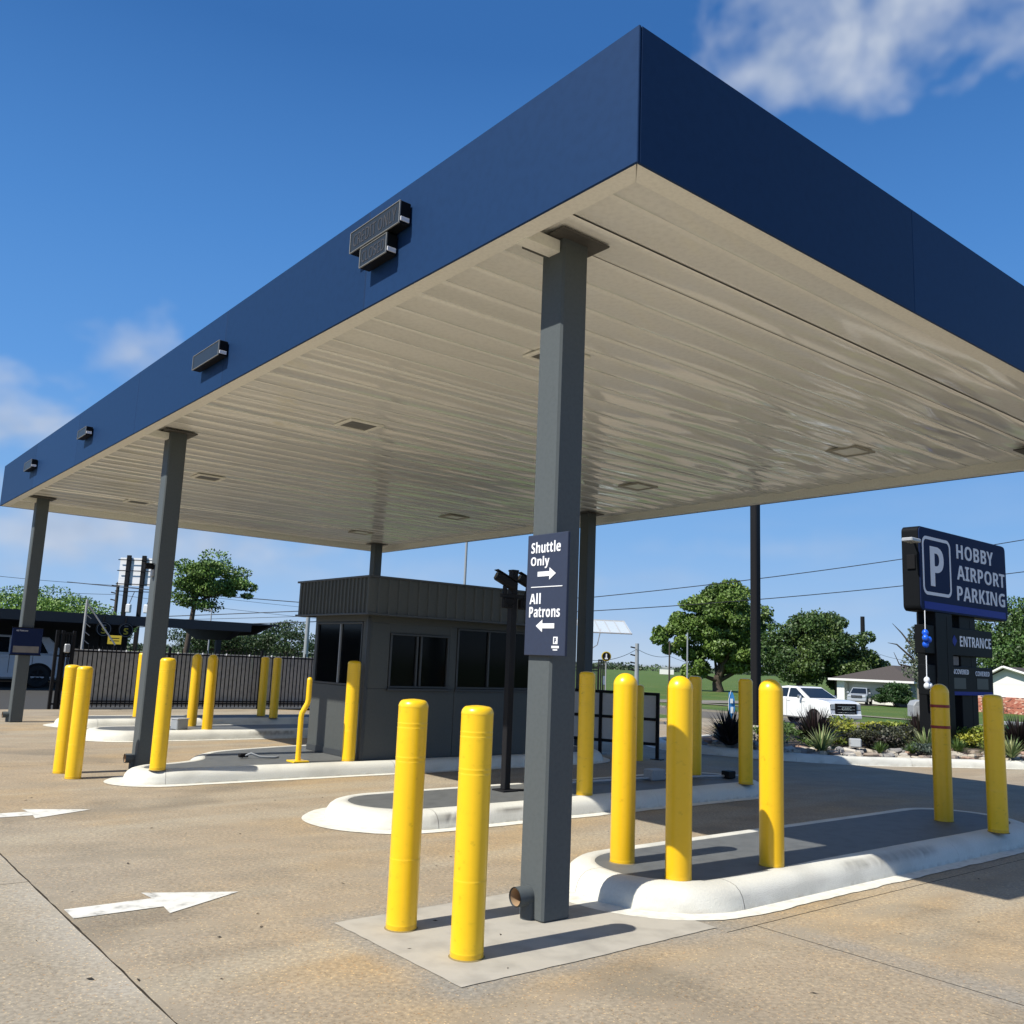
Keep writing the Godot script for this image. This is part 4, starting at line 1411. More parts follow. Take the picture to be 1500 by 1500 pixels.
func lane_things():
	var o := thing("bent_pipe", "slim bent yellow guard pipe on a square foot beside the booth", "guard pipe", Vector3(1.93, 0.147, -7.45))
	part("foot_plate", bx(Vector3(0, 0.012, 0), Vector3(0.21, 0.022, 0.21), 0.004), M.yellow, o)
	var p := [Vector3(0, 0.02, 0), Vector3(0, 0.55, 0), Vector3(0.006, 0.60, 0.004), Vector3(0.055, 0.72, 0.035), Vector3(0.062, 0.77, 0.04), Vector3(0.062, 1.0, 0.04), Vector3(0.062, 1.02, 0.04)]
	part("pipe", tube(begin(), p, 0.034, 16), M.yellow, o)
	part("pipe_cap", lathe(begin(), Vector3(0.062, 1.015, 0.04), [[0.035, 0.0], [0.03, 0.018], [0.016, 0.03], [0.0, 0.034]], 16), M.yellow, o)
	var w := thing("cable", "loose cable stub lying on the booth island near the bent pipe", "cable", Vector3(1.45, 0.149, -8.05))
	part("cord", tube(begin(), [Vector3(0, 0.015, 0), Vector3(0.1, 0.06, 0.05), Vector3(0.2, 0.02, 0.1), Vector3(0.38, 0.012, 0.14), Vector3(0.45, 0.012, 0.1)], 0.014, 8), M.conduit_grey, w)
	part("plug", bx(Vector3(0.02, 0.035, 0), Vector3(0.12, 0.05, 0.06), 0.01), M.black_plastic, w)

	var c := thing("camera_post", "black square steel post with a crossarm of two cameras in front of the booth", "camera post", Vector3(2.83, 0.147, -4.43))
	part("foot_plate", bx(Vector3(0, 0.008, 0), Vector3(0.2, 0.016, 0.2), 0.003), M.black_steel, c)
	part("post", bx(Vector3(0, 1.17, 0), Vector3(0.078, 2.31, 0.078), 0.006), M.black_steel, c)
	part("post_cap", bx(Vector3(0, 2.328, 0), Vector3(0.088, 0.02, 0.088), 0.004), M.black_steel, c)
	part("crossarm", bx(Vector3(0.0, 2.045, 0.055), Vector3(0.42, 0.045, 0.03), 0.004), M.black_steel, c)
	for s in [-1.0, 1.0]:
		var h := part("camera", box(begin(), Vector3.ZERO, Vector3(0.26, 0.095, 0.09), 0.014), M.black_plastic, c, Vector3(s * 0.15 + (0.02 if s > 0 else 0.0), 2.20, 0.06))
		h.rotation = Vector3(0, -0.25, -0.45)
		part("hood", box(begin(), Vector3(-0.02, 0.053, 0), Vector3(0.28, 0.008, 0.105), 0.002), M.black_plastic, h)
		part("glass", box(begin(), Vector3(-0.131, 0, 0), Vector3(0.004, 0.07, 0.07)), M.dark_glass, h)
		part("swivel", bx(Vector3(s * 0.16, 2.105, 0.06), Vector3(0.045, 0.10, 0.04), 0.008), M.black_steel, c)
		part("junction_box", bx(Vector3(s * 0.115, 1.965, 0.058), Vector3(0.13, 0.11, 0.06), 0.008), M.black_plastic, c)
		part("cord", tube(begin(), [Vector3(s * 0.15, 2.14, 0.07), Vector3(s * 0.06, 2.06, 0.12), Vector3(s * 0.06, 1.97, 0.12), Vector3(s * 0.11, 1.93, 0.09), Vector3(s * 0.14, 1.97, 0.09)], 0.006, 6), M.black_plastic, c)
	part("cord", tube(begin(), [Vector3(0.05, 0.012, 0.04), Vector3(0.2, 0.012, 0.12), Vector3(0.33, 0.02, 0.05), Vector3(0.5, 0.012, 0.02)], 0.012, 6), M.black_plastic, c)

	var j := thing("conduit", "thin grey conduit with two junction boxes along the camera island", "conduit", Vector3(5.15, 0.147, -4.42))
	part("pipe", tube(begin(), [Vector3(-1.6, 0.03, -0.05), Vector3(-0.4, 0.03, 0.0), Vector3(0.0, 0.03, 0.02), Vector3(1.07, 0.03, 0.28), Vector3(1.35, 0.03, 0.34)], 0.016, 8), M.galvanised, j)
	part("junction_box", bx(Vector3(0, 0.065, 0), Vector3(0.24, 0.13, 0.16), 0.012), M.conduit_grey, j)
	part("junction_box", bx(Vector3(1.07, 0.05, 0.28), Vector3(0.15, 0.09, 0.12), 0.01), M.black_plastic, j)
	var gb := thing("utility_box", "small grey steel box on the island left of the two round topped bollards", "utility box", Vector3(2.12, 0.147, -12.25), 0.3)
	part("case", bx(Vector3(0, 0.09, 0), Vector3(0.22, 0.17, 0.18), 0.012), M.conduit_grey, gb)
	part("lid", bx(Vector3(0, 0.18, 0), Vector3(0.24, 0.02, 0.2), 0.006), M.galvanised, gb)

	# grey panel screen beyond the booth
	var s := thing("panel_screen", "low screen of grey panels in a dark steel frame beyond the booth island", "screen", Vector3(8.54, -0.05, -7.4))
	s.rotation.y = atan2(0.92, -0.38)
	var len := 2.1
	for x in [0.0, 1.05, len]:
		part("post", bx(Vector3(x, 0.56, 0), Vector3(0.055, 1.10, 0.055), 0.005), M.black_steel, s)
		part("foot_plate", bx(Vector3(x, 0.008, 0), Vector3(0.2, 0.016, 0.16), 0.003), M.black_steel, s)
	for y in [1.085, 0.66, 0.25]:
		for k in 2:
			part("rail", bx(Vector3(0.525 + k * 1.05, y, 0), Vector3(0.99, 0.05, 0.045), 0.004), M.black_steel, s)
	for y in [[0.277, 0.633], [0.687, 1.058]]:
		for k in 2:
			part("panel", bx(Vector3(0.525 + k * 1.05, (y[0] + y[1]) / 2, 0), Vector3(0.99, y[1] - y[0], 0.012)), M.screen_white, s)

# ------------------------------------------------------------------ fence and what stands beyond it
func fence():
	var o := thing("picket_fence", "black steel picket fence along the back of the lanes with grey screening behind", "fence", Vector3(1.95, 0, -19.7))
	var L := 14.2
	var pk := bx(Vector3(0, 0.75, 0), Vector3(0.02, 1.42, 0.02)).commit()
	var post := bx(Vector3(0, 0.75, 0), Vector3(0.06, 1.5, 0.06), 0.004).commit()
	var n := int(L / 0.105)
	for i in n:
		part("post" if i % 23 == 0 else "picket", post if i % 23 == 0 else pk, M.black_steel, o, Vector3(i * 0.105, 0, 0))
	for y in [0.13, 1.33]:
		part("rail", bx(Vector3(L / 2, y, 0.026), Vector3(L, 0.035, 0.03), 0.003), M.black_steel, o)
		part("rail", bx(Vector3(L / 2, y + (0.05 if y < 1 else -0.0), -0.026), Vector3(L, 0.03, 0.028), 0.003), M.black_steel, o)
	for i in 6:
		part("screen_panel", bx(Vector3(1.35 + 2.2 * i, 0.72, -0.16), Vector3(2.19, 1.30, 0.02), 0.003), M.screen_cloth, o)
	for i in 9:
		part("insulator", bx(Vector3(0.75 + i * 0.62, 1.365, 0.05), Vector3(0.035, 0.05, 0.03), 0.008), M.foil_white, o)
	var f2 := thing("gate_fence", "short black fence with a tall gate post in front of the green field", "fence", Vector3(16.3, 0, -19.0), 0.32)
	for i in 34:
		part("picket", pk, M.black_steel, f2, Vector3(i * 0.105, -0.05, 0))
	for y in [0.1, 1.28]:
		part("rail", bx(Vector3(1.75, y, 0.026), Vector3(3.5, 0.04, 0.03), 0.003), M.black_steel, f2)
	for x in [3.55, 3.72, 3.89, 4.06]:
		part("gate_post", bx(Vector3(x, 0.8, 0), Vector3(0.045, 1.75, 0.045), 0.004), M.black_steel, f2)
	for y in [0.1, 1.66]:
		part("rail", bx(Vector3(3.8, y, 0), Vector3(0.55, 0.045, 0.03), 0.003), M.black_steel, f2)
	part("notice", bx(Vector3(3.95, 0.95, 0.04), Vector3(0.24, 0.3, 0.01), 0.002), M.foil_white, f2)
	var g := thing("yard_gate", "black gate frame at the left end of the fence, beside the asphalt opening", "gate", Vector3(1.75, 0, -19.62))
	for x in [0.0, 0.12, 0.36]:
		part("post", bx(Vector3(x, 0.89, 0), Vector3(0.07, 1.78, 0.07), 0.005), M.black_steel, g)
	for y in [0.12, 0.62, 1.2, 1.72]:
		part("rail", bx(Vector3(0.18, y, 0.0), Vector3(0.36, 0.04, 0.04), 0.004), M.black_steel, g)
	for x in [0.19, 0.25, 0.31]:
		part("bar", bx(Vector3(x, 0.9, 0.03), Vector3(0.02, 1.6, 0.02)), M.black_steel, g)
	part("motor_cover", bx(Vector3(0.22, 1.38, 0.06), Vector3(0.12, 0.2, 0.1), 0.02), M.galvanised, g)
	var w := thing("guy_post", "pale galvanised post with a slanting brace behind the black fence", "post", Vector3(2.42, 0, -20.1))
	part("post", tube(begin(), [Vector3.ZERO, Vector3(0, 2.55, 0)], 0.03, 10), M.galvanised, w)
	part("brace", tube(begin(), [Vector3(0, 2.48, 0), Vector3(0.72, 1.5, 0.1)], 0.02, 8), M.galvanised, w)
	for i in 5:
		part("arm", tube(begin(), [Vector3(0, 2.2 - i * 0.2, 0), Vector3(0.13, 2.1 - i * 0.2, 0.02)], 0.01, 6), M.galvanised, w)

func left_yard():
	var o := thing("carport", "long dark carport with a flat roof behind the black fence", "carport", Vector3(-20, 0, -28.5))
	var x1 := 30.2
	part("roof_edge", bounds(0, x1, 2.16, 2.44, -0.05, 0.0), M.carport_dark, o)
	part("roof", bounds(0, x1 + 1.1, 2.42, 2.48, -7.0, -0.052), M.carport_dark, o)
	part("end_beam", prism(begin(), [Vector2(-0.06, 2.415), Vector2(-6.9, 2.415), Vector2(-4.6, 1.85), Vector2(-1.6, 1.85)], 0.12, 0.01), M.carport_dark, o, Vector3(x1 - 0.2, 0, 0))
	for i in 7:
		part("post", bounds(4.0 + i * 4.5 - 0.1, 4.0 + i * 4.5 + 0.1, 0, 2.41, -5.2, -5.0), M.carport_dark, o)
		part("beam", prism(begin(), [Vector2(-0.1, 2.415), Vector2(-6.9, 2.415), Vector2(-4.6, 2.0), Vector2(-1.6, 2.1)], 0.08, 0.01), M.carport_dark, o, Vector3(4.0 + i * 4.5, 0, 0))
	part("back_screen", bounds(0, 28.0, 0.0, 2.4, -7.2, -7.1), M.carport_dark, o)
	for k in [[5.1, -28.42, "left one of two round black S signs hung before the carport"], [5.8, -28.42, "right one of two round black S signs hung before the carport"]]:
		var s := thing("round_sign", k[2], "sign", Vector3(k[0], 2.0, k[1]), 0.0, "round black signs before the carport")
		part("disc", lathe(begin(), Vector3.ZERO, [[0.0, 0.0], [0.24, 0.0], [0.25, 0.01], [0.24, 0.02], [0.0, 0.02]], 28), M.sign_black, s).rotation.x = PI / 2
		var ring := part("ring", lathe(begin(), Vector3.ZERO, [[0.205, 0.024], [0.22, 0.024]], 28), M.slat_grey, s)
		ring.rotation.x = PI / 2
		text("S", 0.15, 0.21, M.sign_yellow, s, Vector3(0, -0.04, 0.028))
		part("bar", bx(Vector3(0, 0.13, 0.026), Vector3(0.12, 0.03, 0.006)), M.slat_grey, s)
		part("hanger", tube(begin(), [Vector3(0, 0.2, -0.04), Vector3(0, 0.42, -0.04)], 0.025, 8), M.black_steel, s)
	var ys := thing("yellow_sign", "small yellow rectangular notice below the two round black signs", "sign", Vector3(5.25, 1.66, -27.6), -0.66)
	part("board", bx(Vector3.ZERO, Vector3(0.44, 0.28, 0.02), 0.003), M.sign_yellow, ys)
	for y in [0.05, -0.03]:
		part("print_line", bx(Vector3(0, y, 0.0115), Vector3(0.3, 0.025, 0.002)), M.sign_black, ys)
	part("pole", tube(begin(), [Vector3(0, -1.66, -0.03), Vector3(0, 0.13, -0.03)], 0.022, 8), M.black_steel, ys)

	# light poles, billboard and trees beyond
	var b := thing("billboard", "white billboard seen from behind on two tall black posts at the left", "billboard", Vector3(19.4, 0, -74.6), -0.75)
	for x in [-0.55, 0.75]:
		part("post", bounds(x - 0.17, x + 0.17, 0, 8.9, -0.1, 0.1, 0.02), M.black_steel, b)
	for i in 4:
		part("panel", bounds(-1.35, 2.7, 6.4 + i * 0.58, 6.97 + i * 0.58, -0.16, -0.12), M.letter_white, b)
	for y in [5.9, 6.5, 7.6, 8.5]:
		part("rail", bounds(-1.4, 2.7, y - 0.035, y + 0.035, 0.102, 0.14), M.black_steel, b)
	for x in [0.1, 1.6]:
		part("spot_lamp", bx(Vector3(x, 4.5, 0.5), Vector3(0.4, 0.7, 0.3), 0.06), M.foil_white, b)
		part("lamp_arm", tube(begin(), [Vector3(x, 4.8, 0.5), Vector3(x, 5.9, -0.2)], 0.03, 6), M.black_steel, b)
	var poles := [["utility_pole", "short dark utility pole left of the billboard", Vector3(20, 0, -80.9), 7.0, 0.17, "wood_pole", true],
		["light_pole", "thin pale pole with a short arm right of the leaning tree on the left", Vector3(12.4, 0, -38.3), 3.3, 0.035, "galvanised", false],
		["utility_pole", "grey pole beyond the fence just left of the booth", Vector3(24.2, 0, -52.1), 4.9, 0.16, "conduit_grey", false],
		["light_pole", "tall thin pale lighting pole rising behind the booth roof", Vector3(22.9, 0, -32.9), 9.5, 0.07, "conduit_grey", false],
		["utility_pole", "pole with a stack of insulators on its left side, right of the front column", Vector3(52.5, -1.4, -48.9), 4.75, 0.2, "conduit_grey", true],
		["utility_pole", "slim dark pole left of the large oak, under its hanging branch", Vector3(66.2, -1.5, -57.3), 5.6, 0.1, "wood_pole", false],
		["utility_pole", "slim grey pole rising in front of the left half of the large oak", Vector3(59.6, -1.5, -49.5), 6.1, 0.08, "conduit_grey", false],
		["utility_pole", "tall black pole standing alone behind the low house roof", Vector3(136.8, -1.5, -77.0), 12.6, 0.42, "black_steel", false],
		["utility_pole", "short thin pole just left of the tall black pole behind the house", Vector3(155.3, -1.5, -89.2), 7.9, 0.2, "wood_pole", false]]
	for k in poles:
		var p := thing(k[0], k[1], "pole", k[2])
		part("shaft", tube(begin(), [Vector3(0, -0.2, 0), Vector3(0, k[3], 0)], k[4], 10, k[4] * 0.8), M[k[5]], p)
		if k[6]:
			for i in 5:
				part("insulator", tube(begin(), [Vector3(0, k[3] - 0.4 - i * 0.62, 0), Vector3(-0.42, k[3] - 0.3 - i * 0.62, -0.34)], 0.06, 6), M.black_steel, p)
		if k[0] == "light_pole" and k[3] < 5:
			part("arm", tube(begin(), [Vector3(0, k[3] - 0.05, 0), Vector3(-0.3, k[3] + 0.02, -0.2)], 0.02, 6), M.galvanised, p)
	var tall := thing("light_pole", "tall dark square lighting pole in the planting bed, right of the canopy", "light pole", Vector3(13.6, -0.05, -9.06))
	part("shaft", box(begin(), Vector3(0, 4.4, 0), Vector3(0.175, 8.8, 0.175), 0.02), M.black_steel, tall)
	part("base", lathe(begin(), Vector3.ZERO, [[0.28, -0.1], [0.28, 0.35], [0.26, 0.38], [0.0, 0.38]], 20), M.pad_concrete, tall)
	part("lamp_head", bx(Vector3(0.3, 8.75, 0), Vector3(0.7, 0.12, 0.35), 0.02), M.black_steel, tall)

	var green := [Color(0.081, 0.156, 0.025), Color(0.112, 0.206, 0.035), Color(0.062, 0.119, 0.022), Color(0.150, 0.237, 0.044)]
	var light := [Color(0.127, 0.230, 0.034), Color(0.172, 0.287, 0.052), Color(0.092, 0.172, 0.025)]
	var dark := [Color(0.030, 0.062, 0.016), Color(0.042, 0.082, 0.02), Color(0.024, 0.05, 0.014)]
	# leaning tree on the left
	var bl := crown_blobs(Vector3(0.75, 5.4, 0.65), Vector3(1.85, 1.25, 1.75), 36, 330, 71, 0.36)
	bl.append_array(crown_blobs(Vector3(2.0, 4.75, 1.7), Vector3(0.9, 0.6, 0.9), 9, 240, 73, 0.45))
	bl.append_array(crown_blobs(Vector3(0.25, 4.1, 0.2), Vector3(1.35, 0.85, 1.2), 14, 150, 75, 0.4))
	tree("shade_tree", "round leaning shade tree above the carport roof on the left", Vector3(13.7, 0, -45.0), bl, 0.155, green, 0.15, 31, "", 9, "bark", 0.25)
	for k in [[9.0, -75.5, 4.6, 5.2, "bright green bushy tree at the far left edge above the carport", 1], [13.2, -73.4, 3.9, 6.0, "bright green tree above the carport, right of the farthest left column", 2], [16.6, -71.4, 2.4, 4.3, "small bright green tree beside the billboard posts", 3], [5.5, -77, 3.6, 5.4, "dark green tree cut by the left edge of the picture", 4]]:
		tree("broadleaf_tree", k[4], Vector3(k[0], 0, k[1]), crown_blobs(Vector3(0, k[3] * 0.66, 0), Vector3(k[2], k[3] * 0.36, k[2]), 34, 420, 80 + k[5], 0.36), 0.18, light if k[5] < 4 else dark, 0.22, 90 + k[5], "trees beyond the carport")
	for k in [[38.5, -103.5, 7.0, 4.6, "low dark tree under the end of the carport roof", 1], [45.5, -99.8, 4.6, 5.1, "dark rounded tree just left of the booth", 2], [41.5, -106, 6.5, 4.0, "low distant tree between the carport end and the booth", 3]]:
		tree("broadleaf_tree", k[4], Vector3(k[0], 0, k[1]), crown_blobs(Vector3(0, k[3] * 0.56, 0), Vector3(k[2], k[3] * 0.45, 4.0), 28, 330, 110 + k[5], 0.34), 0.26, dark, 0.25, 120 + k[5], "trees far beyond the fence")
	wire("upper thin power line left of the billboard", [Vector3(0.5, 6.6, -72), Vector3(20, 6.7, -80.9), Vector3(60, 6.6, -95)], 0.25, 0.018, "power lines at the left")
	wire("lower thin power line left of the billboard", [Vector3(0.5, 5.6, -72), Vector3(20, 5.9, -80.9), Vector3(60, 5.4, -95)], 0.3, 0.018, "power lines at the left")
	wire("thick cable running behind the leaning tree to the booth roof", [Vector3(11.5, 5.5, -62), Vector3(30, 4.55, -47.5)], 0.1, 0.028, "power lines at the left")
	wire("faint lower cable right of the leaning tree", [Vector3(13, 3.0, -61), Vector3(30, 4.5, -47.5)], 0.1, 0.016, "power lines at the left")

	# the white car under the carport
	var sp := {"w": 0.98, "body": [Vector2(-2.5, 0.42), Vector2(-2.56, 0.8), Vector2(-2.5, 1.1), Vector2(-1.2, 1.14), Vector2(1.0, 1.06), Vector2(2.3, 0.95), Vector2(2.5, 0.75), Vector2(2.48, 0.4), Vector2(2.0, 0.28), Vector2(-2.1, 0.28)],
		"cabin": [Vector2(-2.3, 1.08), Vector2(-1.75, 1.66), Vector2(0.3, 1.7), Vector2(1.2, 1.06)], "belt": 1.1, "roof": 1.7, "windows": [[Vector2(-1.75, 1.13), Vector2(-1.5, 1.58), Vector2(-0.65, 1.62), Vector2(-0.65, 1.13)], [Vector2(-0.58, 1.13), Vector2(-0.58, 1.62), Vector2(0.2, 1.62), Vector2(0.85, 1.13)]],
		"seams": [-1.3, -0.62], "mirror": 0.75, "lamp": 0.78, "front": 2.46, "rear": -2.52, "axles": [-1.5, 1.5], "wheel": 0.37, "bump": 0.5, "grille": 0.22, "bars": 3, "rim": "rubber"}
	var c := car("parked_car", "white car parked in the shade beyond the fence opening at the left edge", "car", Vector3(2.25, 0, -31.2), -PI / 2 - 0.1, "paint_dim", sp)
	c.set_meta("label", "white car parked in the shade beyond the fence opening at the left edge")

# ------------------------------------------------------------------ planting bed
func planting():
	var loop := smooth_loop([Vector2(10.95, -9.3), Vector2(11.15, -8.59), Vector2(11.5, -7.98), Vector2(12.05, -7.38), Vector2(13.25, -6.7), Vector2(14.9, -6.0), Vector2(16.8, -4.9), Vector2(19, -3.6), Vector2(22, -2.7), Vector2(25, -2.9), Vector2(26.6, -4.5), Vector2(26.8, -7.8), Vector2(26, -10.5), Vector2(23, -11.9), Vector2(18.5, -12.2), Vector2(14.5, -11.6), Vector2(11.9, -10.6)], 0.1)
	var o := thing("planting_bed", "planting bed edged with a white kerb and flat stones below the big sign", "planting bed")
	var prof := [[0.0, 0.0], [0.015, 0.06], [0.03, 0.11], [0.07, 0.14], [0.13, 0.15], [0.22, 0.15], [0.25, 0.13], [0.25, 0.06]]
	kerb_sections(loop, o, prof, 2.6, [], land, M.kerb_paint)
	var nin := inward(loop)
	var rim := []
	var mound := begin()
	var n_l := loop.size()
	var bed_mid := Vector2(18.5, -8.0)
	for k in 6:
		var ring := []
		for i in range(0, n_l, 2):
			var q: Vector2 = (loop[i] + nin[i] * 0.23).lerp(bed_mid, k / 5.0)
			ring.append(Vector3(q.x, land(q.x) + 0.11 + 0.09 * smoothstep(0.0, 0.25, k / 5.0), q.y))
		rim.append(ring)
	for k in 5:
		var m_n: int = rim[0].size()
		for i in m_n:
			var j2: int = (i + 1) % m_n
			face(mound, [rim[k][i], rim[k][j2], rim[k + 1][j2], rim[k + 1][i]])
	part("soil", mound, M.soil, o)
	var st := begin()
	for i in loop.size():
		var j := (i + 1) % loop.size()
		var q := []
		for k in [i, j]:
			q.append(Vector3(loop[k].x + nin[k].x * 0.01, 0.005 + land(loop[k].x), loop[k].y + nin[k].y * 0.01))
			q.append(Vector3(loop[k].x - nin[k].x * 0.09, 0.005 + land(loop[k].x), loop[k].y - nin[k].y * 0.09))
		face(st, [q[0], q[1], q[3], q[2]])
	part("painted_gutter", st, M.white_paint, o)
	# flat stones, a few shapes shared
	var r := RandomNumberGenerator.new()
	r.seed = 5
	var shapes := []
	var tones := [Color(0.42, 0.37, 0.30), Color(0.50, 0.45, 0.37), Color(0.34, 0.28, 0.23), Color(0.40, 0.27, 0.21), Color(0.30, 0.29, 0.28), Color(0.55, 0.51, 0.45)]
	for k in 12:
		var s2 := begin()
		var n := 7
		var top := []
		var mid := []
		var bot := []
		for i in n:
			var a := TAU * i / n + r.randf_range(-0.25, 0.25)
			var d := r.randf_range(0.75, 1.15)
			var p := Vector3(cos(a) * d, 0, sin(a) * d * 0.72)
			top.append(p * 0.82 + Vector3(0, r.randf_range(0.42, 0.55), 0))
			mid.append(p + Vector3(0, 0.22, 0))
			bot.append(p * 0.9)
		top.reverse()
		mid.reverse()
		bot.reverse()
		var col: Color = tones[k % tones.size()] * r.randf_range(0.85, 1.15)
		face(s2, top, col)
		for i in n:
			var j := (i + 1) % n
			face(s2, [mid[i], mid[j], top[j], top[i]], col)
			face(s2, [bot[i], bot[j], mid[j], mid[i]], col)
		shapes.append(s2.commit())
	var placed := 0
	for row in 4:
		var i := 0
		while i < loop.size() and placed < 285:
			var p: Vector2 = loop[i]
			if p.y > -9.4 and p.x < 18.5:
				var off := 0.36 + row * 0.20 + r.randf_range(-0.08, 0.08)
				var s := r.randf_range(0.09, 0.19)
				var q: Vector2 = p + nin[i] * off + Vector2(r.randf_range(-0.06, 0.06), r.randf_range(-0.06, 0.06))
				var m := part("stone", shapes[r.randi() % 12], M.stone, o, Vector3(q.x, land(q.x) + 0.10 + row * 0.025 + r.randf() * 0.03, q.y))
				m.rotation = Vector3(r.randf_range(-0.2, 0.2), r.randf() * TAU, r.randf_range(-0.2, 0.2))
				m.scale = Vector3(s, s * r.randf_range(0.7, 1.2), s)
				placed += 1
			i += r.randi_range(2, 3)

	var purple := [Color(0.022, 0.014, 0.016), Color(0.035, 0.022, 0.022), Color(0.018, 0.018, 0.014)]
	var vari := [Color(0.20, 0.26, 0.10), Color(0.34, 0.36, 0.17), Color(0.12, 0.19, 0.07)]
	var lime := [Color(0.22, 0.26, 0.025), Color(0.14, 0.20, 0.03), Color(0.30, 0.30, 0.03)]
	var deep := [Color(0.028, 0.035, 0.016), Color(0.045, 0.05, 0.022), Color(0.03, 0.022, 0.02)]
	var soft := [Color(0.08, 0.15, 0.03), Color(0.12, 0.19, 0.04), Color(0.06, 0.11, 0.025)]
	var P := func(x: float, z: float) -> Vector3: return Vector3(x, soil(x), z)
	spiky("dark purple spiky plant at the left end of the bed, between two shaded bollards", P.call(11.75, -8.35), 420, 0.72, 0.045, 0.55, purple, 1)
	shrub("lime green shrub right behind the leftmost dark spiky plant", P.call(13.2, -9.3), Vector3(0.5, 0.24, 0.5), 1600, 0.06, lime, 2)
	shrub("soft green feathery shrub right of the lone round topped bollard", P.call(13.5, -8.2), Vector3(0.62, 0.29, 0.62), 3400, 0.05, soft, 3)
	spiky("pale striped spiky plant leaning at the left of the rocks", P.call(12.15, -7.55), 120, 0.47, 0.034, 0.6, vari, 4)
	spiky("large dark purple spiky plant in front of the white pickup", P.call(14.3, -8.05), 460, 0.86, 0.05, 0.5, purple, 5)
	spiky("pale striped spiky plant in front of the large dark one", P.call(13.2, -7.2), 140, 0.52, 0.036, 0.6, vari, 6)
	shrub("yellow green shrub left of the middle of the bed", P.call(15.9, -8.3), Vector3(0.95, 0.32, 0.7), 3600, 0.075, lime, 7)
	shrub("dark leafy low shrub in the middle of the bed", P.call(15.6, -7.5), Vector3(0.85, 0.24, 0.6), 3400, 0.06, deep, 8)
	shrub("low dark bronze shrub right of the middle of the bed", P.call(16.6, -7.5), Vector3(0.95, 0.27, 0.6), 3600, 0.06, deep, 9)
	shrub("yellow tipped shrub behind the low bronze shrub", P.call(17.6, -8.2), Vector3(0.8, 0.28, 0.6), 2600, 0.07, lime, 10)
	spiky("small fresh green grass tuft on the rocks, left one", P.call(14.6, -6.75), 170, 0.24, 0.013, 0.5, soft, 11, "grass_tuft")
	spiky("small fresh green grass tuft on the rocks, right one", P.call(15.35, -6.45), 170, 0.24, 0.013, 0.5, soft, 12, "grass_tuft")
	spiky("dark spiky plant left of the banded bollard under the mailbox", P.call(18.1, -7.7), 320, 0.76, 0.045, 0.5, purple, 13)
	spiky("pale striped spiky plant left of the banded bollard", P.call(16.15, -6.55), 140, 0.54, 0.036, 0.6, vari, 14)
	shrub("blue grey low shrub at the front of the bed", P.call(15.6, -6.3), Vector3(0.4, 0.11, 0.36), 1100, 0.05, [Color(0.06, 0.085, 0.07), Color(0.05, 0.07, 0.05)], 15)
	shrub("lime green shrub at the foot of the big sign", P.call(19.0, -6.65), Vector3(0.75, 0.31, 0.55), 2600, 0.075, lime, 16)
	spiky("yellowish grass tuft at the front, left of the last bollard", P.call(16.9, -5.55), 300, 0.36, 0.015, 0.7, [Color(0.22, 0.24, 0.06), Color(0.14, 0.18, 0.05)], 17, "grass_tuft")
	spiky("pale green grass tuft beside the banded bollard, on its right", P.call(16.6, -6.1), 240, 0.36, 0.014, 0.6, soft, 18, "grass_tuft")
	spiky("dark purple spiky plant cut by the right edge of the picture", P.call(18.5, -5.6), 400, 0.83, 0.05, 0.5, purple, 19)
	spiky("pale striped spiky plant at the right edge of the picture", P.call(16.95, -5.15), 140, 0.45, 0.036, 0.6, vari, 20)
	shrub("dark low shrub between the sign posts and the last bollard", P.call(19.6, -6.2), Vector3(0.95, 0.28, 0.5), 2800, 0.06, deep, 21)
	var fl := thing("flood_light", "small grey flood light among the stones of the bed", "lamp", P.call(14.35, -7.15), -0.9)
	part("case", bx(Vector3(0, 0.17, 0), Vector3(0.24, 0.18, 0.14), 0.02), M.galvanised, fl)
	part("glass", bx(Vector3(0, 0.17, 0.072), Vector3(0.19, 0.13, 0.006)), M.lamp_glass, fl)
	part("stake", bx(Vector3(0, 0.04, 0), Vector3(0.05, 0.12, 0.04)), M.black_plastic, fl)

# ------------------------------------------------------------------ big sign
func rounded(w: float, h: float, r: float, seg := 6) -> Array:
	var p := []
	for c in [[w / 2 - r, h / 2 - r, 0], [-w / 2 + r, h / 2 - r, 1], [-w / 2 + r, -h / 2 + r, 2], [w / 2 - r, -h / 2 + r, 3]]:
		for i in seg + 1:
			var t: float = PI / 2 * (c[2] + float(i) / seg)
			p.append(Vector2(c[0] + cos(t) * r, c[1] + sin(t) * r))
	return p

